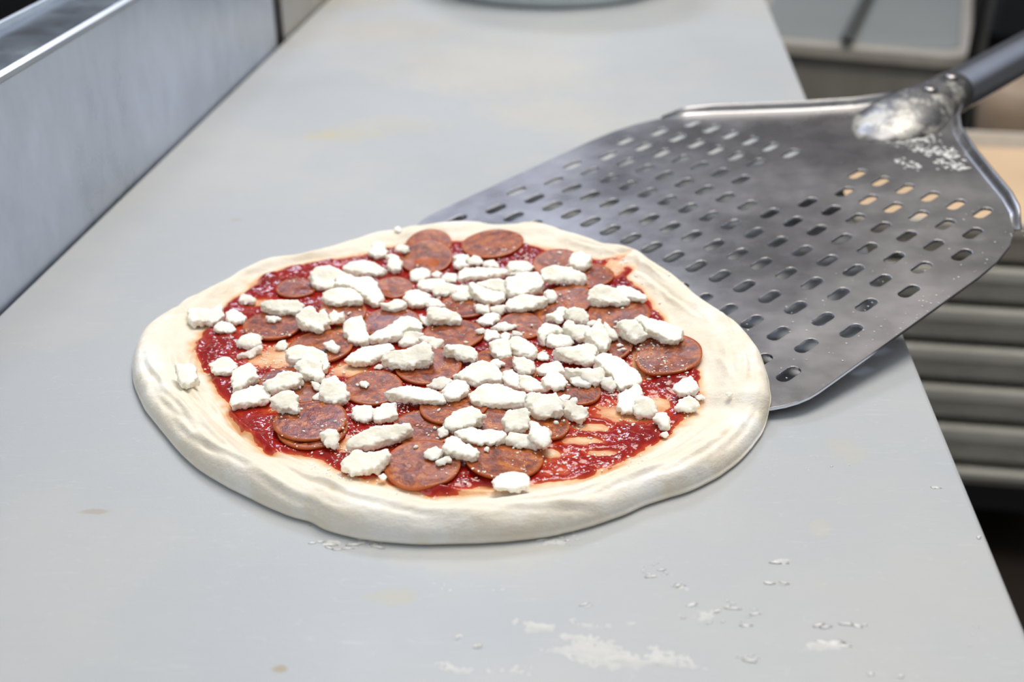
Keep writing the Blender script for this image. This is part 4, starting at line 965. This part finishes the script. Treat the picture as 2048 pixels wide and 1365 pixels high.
# flour caked on the peel's neck and shoulder
rg = random.Random(9); V = []; F = []
pk = [(c_, r_, s_, w_) for c_, r_, s_, w_ in ((6.0, -2.6, 1.2, 0), (5.2, -2.2, .8, 0), (7.4, -2.5, 1.0, 0), (4.4, -2.3, .7, 0), (3.6, -1.8, .6, 0), (5.0, -1.2, .5, 0))]
ico = bmesh.new(); bmesh.ops.create_icosphere(ico, subdivisions=1, radius=1.); iv = [v.co.copy() for v in ico.verts]; fi = [[v.index for v in f.verts] for f in ico.faces]; ico.free()
for c_, r_, s_, w_ in pk:
    for _ in range(int(60 * s_)):
        u, v = cr(c_ + rg.gauss(0, .55 * s_), r_ + rg.gauss(0, .22 * s_)); b = len(V); s = rg.uniform(.0004, .0016)
        for q in iv:
            k = 1 + .4 * noise.noise(q * 2 + Vector((b * .3, 0, 0)))
            V.append(P3(u + q.x * s * 1.6 * k, v + q.y * s * k, .0011 + q.z * s * .3))
        F += [tuple(b + i for i in f) for f in fi]
for _ in range(110):
    side = rg.choice((-1, 1)) if rg.random() < .4 else -1; v = rg.uniform(-.5, 8.5)
    u = side * (HW - abs(rg.gauss(.006, .006))) if rg.random() < .5 else rg.uniform(-HW * .97, -HW * .6); b = len(V); s = rg.uniform(.0002, .0006)
    if v > 7: u *= .9
    for q in iv: V.append(P3(u + q.x * s * 1.4, v * PBl + q.y * s, .0011 + q.z * s * .3))
    F += [tuple(b + i for i in f) for f in fi]
tag(mesh_obj('flour_crust', V, F, M_flour), 'flour caked and speckled on the metal pizza peel', 'flour', kind='stuff')

# ---------------------------------------------------------------- bowl standing far back on the board
t = at(1085, 20, 0); t = Vector((t.x + .012, t.y + .145, 0))
prof = [(.0, .000), (.138, .000), (.144, .004), (.147, .012), (.150, .060), (.153, .105), (.156, .108), (.156, .111), (.152, .111), (.148, .100), (.144, .012), (.135, .006), (.0, .006)]
rings = [[(r * cos(2*pi*i/64), r * sin(2*pi*i/64), z) for i in range(64)] for r, z in [(max(r, .0005), z) for r, z in prof]]
V, F = loft(rings)
o = mesh_obj('bowl', V, F, M_white_gl); o.location = t; tag(o, 'pale blue grey bowl standing on the far end of the board', 'bowl')

# ---------------------------------------------------------------- stack of dough trays on the right
ty = 1.45; TW, TD = .56, .40
yaw = radians(-8)
xc = at_y(1990, 600, ty).x
ztop = at_y(1990, 452, ty).z
edges = [452, 545, 627, 706, 785, 862, 945, 990]
zs = [at_y(1960, e, ty).z for e in edges]
labs = ['topmost open dough tray of the stack on the right, tan inside', 'second dough tray from the top of the right hand stack', 'third dough tray from the top of the right hand stack', 'fourth dough tray from the top of the right hand stack', 'fifth dough tray from the top of the right hand stack', 'sixth dough tray from the top of the right hand stack', 'lowest, shallow dough tray of the right hand stack']
for i in range(7):
    h = zs[i] - zs[i + 1] - .0005
    w, d = TW, TD; rs = []
    for fw, z, inn in ((-.030, 0, 0), (-.026, .004, 0), (-.016, h * .55, 0), (-.010, h * .72, 0), (.0, h * .74, 0), (.0, h - .003, 0), (-.002, h, 0), (-.012, h, 0), (-.022, h * .70, 0), (-.034, .012, 0), (-.040, .008, 0)):
        rs.append([(x, y, z) for x, y in rrect(w + 2 * fw, d + 2 * fw, .05 + min(0, fw))])
    V, F = loft(rs)
    o = mesh_obj('dough_tray', V, F, M_traytop if i == 0 else M_tray, None, False)
    o.location = (xc + TW * .0 + .06, ty + TD / 2, zs[i + 1]); o.rotation_euler = (0, 0, yaw)
    tag(o, labs[i], 'tray', 'dough trays stacked on the right')
V, F = loft([[(x, y, z) for x, y in rrect(TW - .066, TD - .066, .03)] for z in (0, zs[0] - zs[1] - .030)])
o = mesh_obj('dough_sheet', V, F, M_tan, None, False); o.location = (xc + .06, ty + TD / 2, zs[1] + .0125); o.rotation_euler = (0, 0, yaw)
tag(o, 'tan dough filling the topmost open tray on the right', 'dough')
# dolly below
t = empty('tray_dolly', (xc + .06, ty + TD / 2, 0), yaw); tag(t, 'black wheeled dolly under the stack of dough trays', 'dolly')
bm = bmesh.new(); box(bm, -TW/2 + .03, TW/2 - .03, -TD/2 + .03, TD/2 - .03, zs[7] - .05, zs[7] - .0005, .004); bm_obj('deck', bm, M_dark, t)
for sx in (-1, 1):
    for sy in (-1, 1):
        bm = bmesh.new(); bmesh.ops.create_cone(bm, cap_ends=True, segments=24, radius1=.03, radius2=.03, depth=.02)
        bmesh.ops.transform(bm, matrix=Matrix.Translation((sx * (TW/2 - .07), sy * (TD/2 - .07), FLOOR + .03)) @ Matrix.Rotation(pi/2, 4, 'Y'), verts=bm.verts); bm_obj('wheel', bm, M_black, t)
        bm = bmesh.new(); box(bm, sx * (TW/2 - .07) - .01, sx * (TW/2 - .07) + .01, sy * (TD/2 - .07) - .01, sy * (TD/2 - .07) + .01, FLOOR + .05, zs[7] - .05); bm_obj('caster_post', bm, M_black, t)

# ---------------------------------------------------------------- ingredient bin behind
by = 2.45
x0 = at_y(1480, 110, by).x; x1 = at_y(1940, 110, by).x; zr = at_y(1750, 98, by).z; zr2 = at_y(1750, 128, by).z
bw = x1 - x0; bd = .75
t = empty('ingredient_bin', ((x0 + x1) / 2 + .12, by + bd / 2, FLOOR), radians(-19.4)); tag(t, 'grey lidded storage bin behind the counter at upper right', 'bin')
hz = zr2 - FLOOR
V, F = loft([[(x, y, z) for x, y in rrect(bw - .03 + f, bd - .03 + f, .06)] for z, f in ((0, -.06), (.02, -.05), (hz - .01, -.004), (hz - .0005, -.004))]); mesh_obj('bin_body', V, F, M_binbody, t, False)
V, F = loft([[(x, y, z) for x, y in rrect(bw + f, bd + f, .06)] for z, f in ((hz, -.01), (hz + .004, 0), (zr - FLOOR - .006, 0), (zr - FLOOR, -.012))]); mesh_obj('rim', V, F, M_binrim, t, False)
V, F = loft([[(x, y, z) for x, y in rrect(bw - .05 + f, bd - .05 + f, .05)] for z, f in ((zr - FLOOR + .0002, 0), (zr - FLOOR + .006, -.006))]); mesh_obj('lid', V, F, M_bin, t, False)
# grey rod lying on the lid
za = zr + .006
a = at(1693, 78, za + .011); b = at(1752, -40, za + .011); d = (b - a).normalized(); sd = d.cross(Vector((0, 0, 1)))
V, F = loft([[tuple(a + d * s + sd * .013 * cos(2*pi*i/16) + Vector((0, 0, .010 * sin(2*pi*i/16)))) for i in range(16)] for s in (0, .01, (b - a).length * .5, (b - a).length)])
tag(mesh_obj('scoop_handle', V, F, M_greyrod), 'dark grey tool handle lying across the bin lid', 'tool')

# posts and dark equipment at the upper right
Y = 2.3
a = at_y(1956, 50, Y)
bm = bmesh.new(); bmesh.ops.create_cone(bm, cap_ends=True, segments=20, radius1=.010, radius2=.010, depth=1.4)
o = bm_obj('shelf_post', bm, M_black, None, True); o.location = (a.x, Y, FLOOR + .70); tag(o, 'black upright post to the right of the storage bin', 'post')
a = at_y(1978, 50, Y)
bm = bmesh.new(); box(bm, -.012, .012, -.012, .012, 0, 1.4, .003); o = bm_obj('square_post', bm, plain('dull_grey_metal', (.09, .10, .10), .5)); o.location = (a.x, Y + .03, FLOOR); tag(o, 'dull grey square post between the black post and dark cabinet', 'post')
a = at_y(1990, 50, 3.35)
bm = bmesh.new(); box(bm, 0, .7, 0, .6, .35, 1.4, .01); t = empty('cabinet', (a.x + .01, 3.35, FLOOR)); tag(t, 'dark charcoal cabinet at the upper right corner', 'cabinet')
bm_obj('cabinet_body', bm, M_dark, t)
bm = bmesh.new(); box(bm, 0.01, .69, 0, .58, 0, .10, .01); bm_obj('plinth', bm, M_black, t)
bm = bmesh.new(); box(bm, 0.03, .67, .3, .58, .10, .35); bm_obj('back_panel', bm, M_black, t)
c_ = at_y(2040, 195, 2.18); 
V, F = loft([[(r * cos(2*pi*i/40), r * sin(2*pi*i/40), z) for i in range(40)] for r, z in ((.055, 0), (.07, .03), (.078, .12), (.07, .16), (.05, .175), (.02, .18))])
o = mesh_obj('bread_loaf', V, F, M_rust); o.name = 'crock'; o.location = (c_.x + .02, 2.22, zs[0] - .2)
tag(o, 'round tan crock at the right edge behind the trays', 'crock')
bm = bmesh.new(); box(bm, -.15, .45, -.07, .055, -.02, 0); o2 = bm_obj('low_shelf', bm, M_dark); o2.location = (c_.x, 2.2, zs[0] - .2005); tag(o2, 'dark shelf board carrying the tan crock at the right', 'shelf')
bm = bmesh.new()
for sx in (-.14, .43): box(bm, sx, sx + .01, -.06, .05, FLOOR - (zs[0] - .2005), -.0202)
bm_obj('side_panel', bm, M_dark, o2)

# ---------------------------------------------------------------- light
w = bpy.data.worlds.new('room_ambient'); sc.world = w; w.use_nodes = True
wt = w.node_tree; bg = wt.nodes['Background']
tc = wt.nodes.new('ShaderNodeTexCoord'); sp = wt.nodes.new('ShaderNodeSeparateXYZ'); wt.links.new(tc.outputs['Generated'], sp.inputs[0])
rp = wt.nodes.new('ShaderNodeValToRGB'); wt.links.new(sp.outputs['Z'], rp.inputs[0])
rp.color_ramp.elements[0].position = 0.; rp.color_ramp.elements[0].color = (.15, .14, .13, 1)
rp.color_ramp.elements[1].position = .9; rp.color_ramp.elements[1].color = (.84, .86, .90, 1)
wt.links.new(rp.outputs[0], bg.inputs[0]); bg.inputs[1].default_value = .58
def area(name, loc, tgt, sx, sy, e, col):
    l = bpy.data.lights.new(name, 'AREA'); l.shape = 'RECTANGLE'; l.size = sx; l.size_y = sy; l.energy = e; l.color = col
    o = bpy.data.objects.new(name, l); COL.objects.link(o); o.location = loc
    o.rotation_euler = (Vector(tgt) - Vector(loc)).to_track_quat('-Z', 'Y').to_euler(); return o
area('window_light', (-.5, 3.6, 2.75), (0, .6, 0), .85, .5, 34, (.72, .80, 1.))
area('ceiling_lamp', (.30, 1.20, 1.9), (0, .65, 0), .9, .9, 33, (1., .94, .85))
area('cool_fill_light', (-1.2, -.6, 1.5), (0, .6, 0), 1.2, 1.0, 6, (.80, .92, 1.))  # unseen cool fill, added to keep the front of the board bluish

# ---------------------------------------------------------------- camera
cd = bpy.data.cameras.new('camera'); cd.sensor_width = 36; cd.lens = FPX / 2048 * 36; cd.clip_start = .01
co = bpy.data.objects.new('camera', cd); COL.objects.link(co); co.location = CAM; co.rotation_euler = (pi / 2 - PITCH, 0, 0)
sc.camera = co
fp = at(900, 815, .01); cd.dof.use_dof = True; cd.dof.focus_distance = (fp - CAM).dot(Vector((0, CP, -SP))); cd.dof.aperture_fstop = 6.3
vs = sc.view_settings; vs.view_transform = 'Standard'; vs.look = 'None'; vs.exposure = .15; vs.gamma = 1.; vs.use_curve_mapping = False
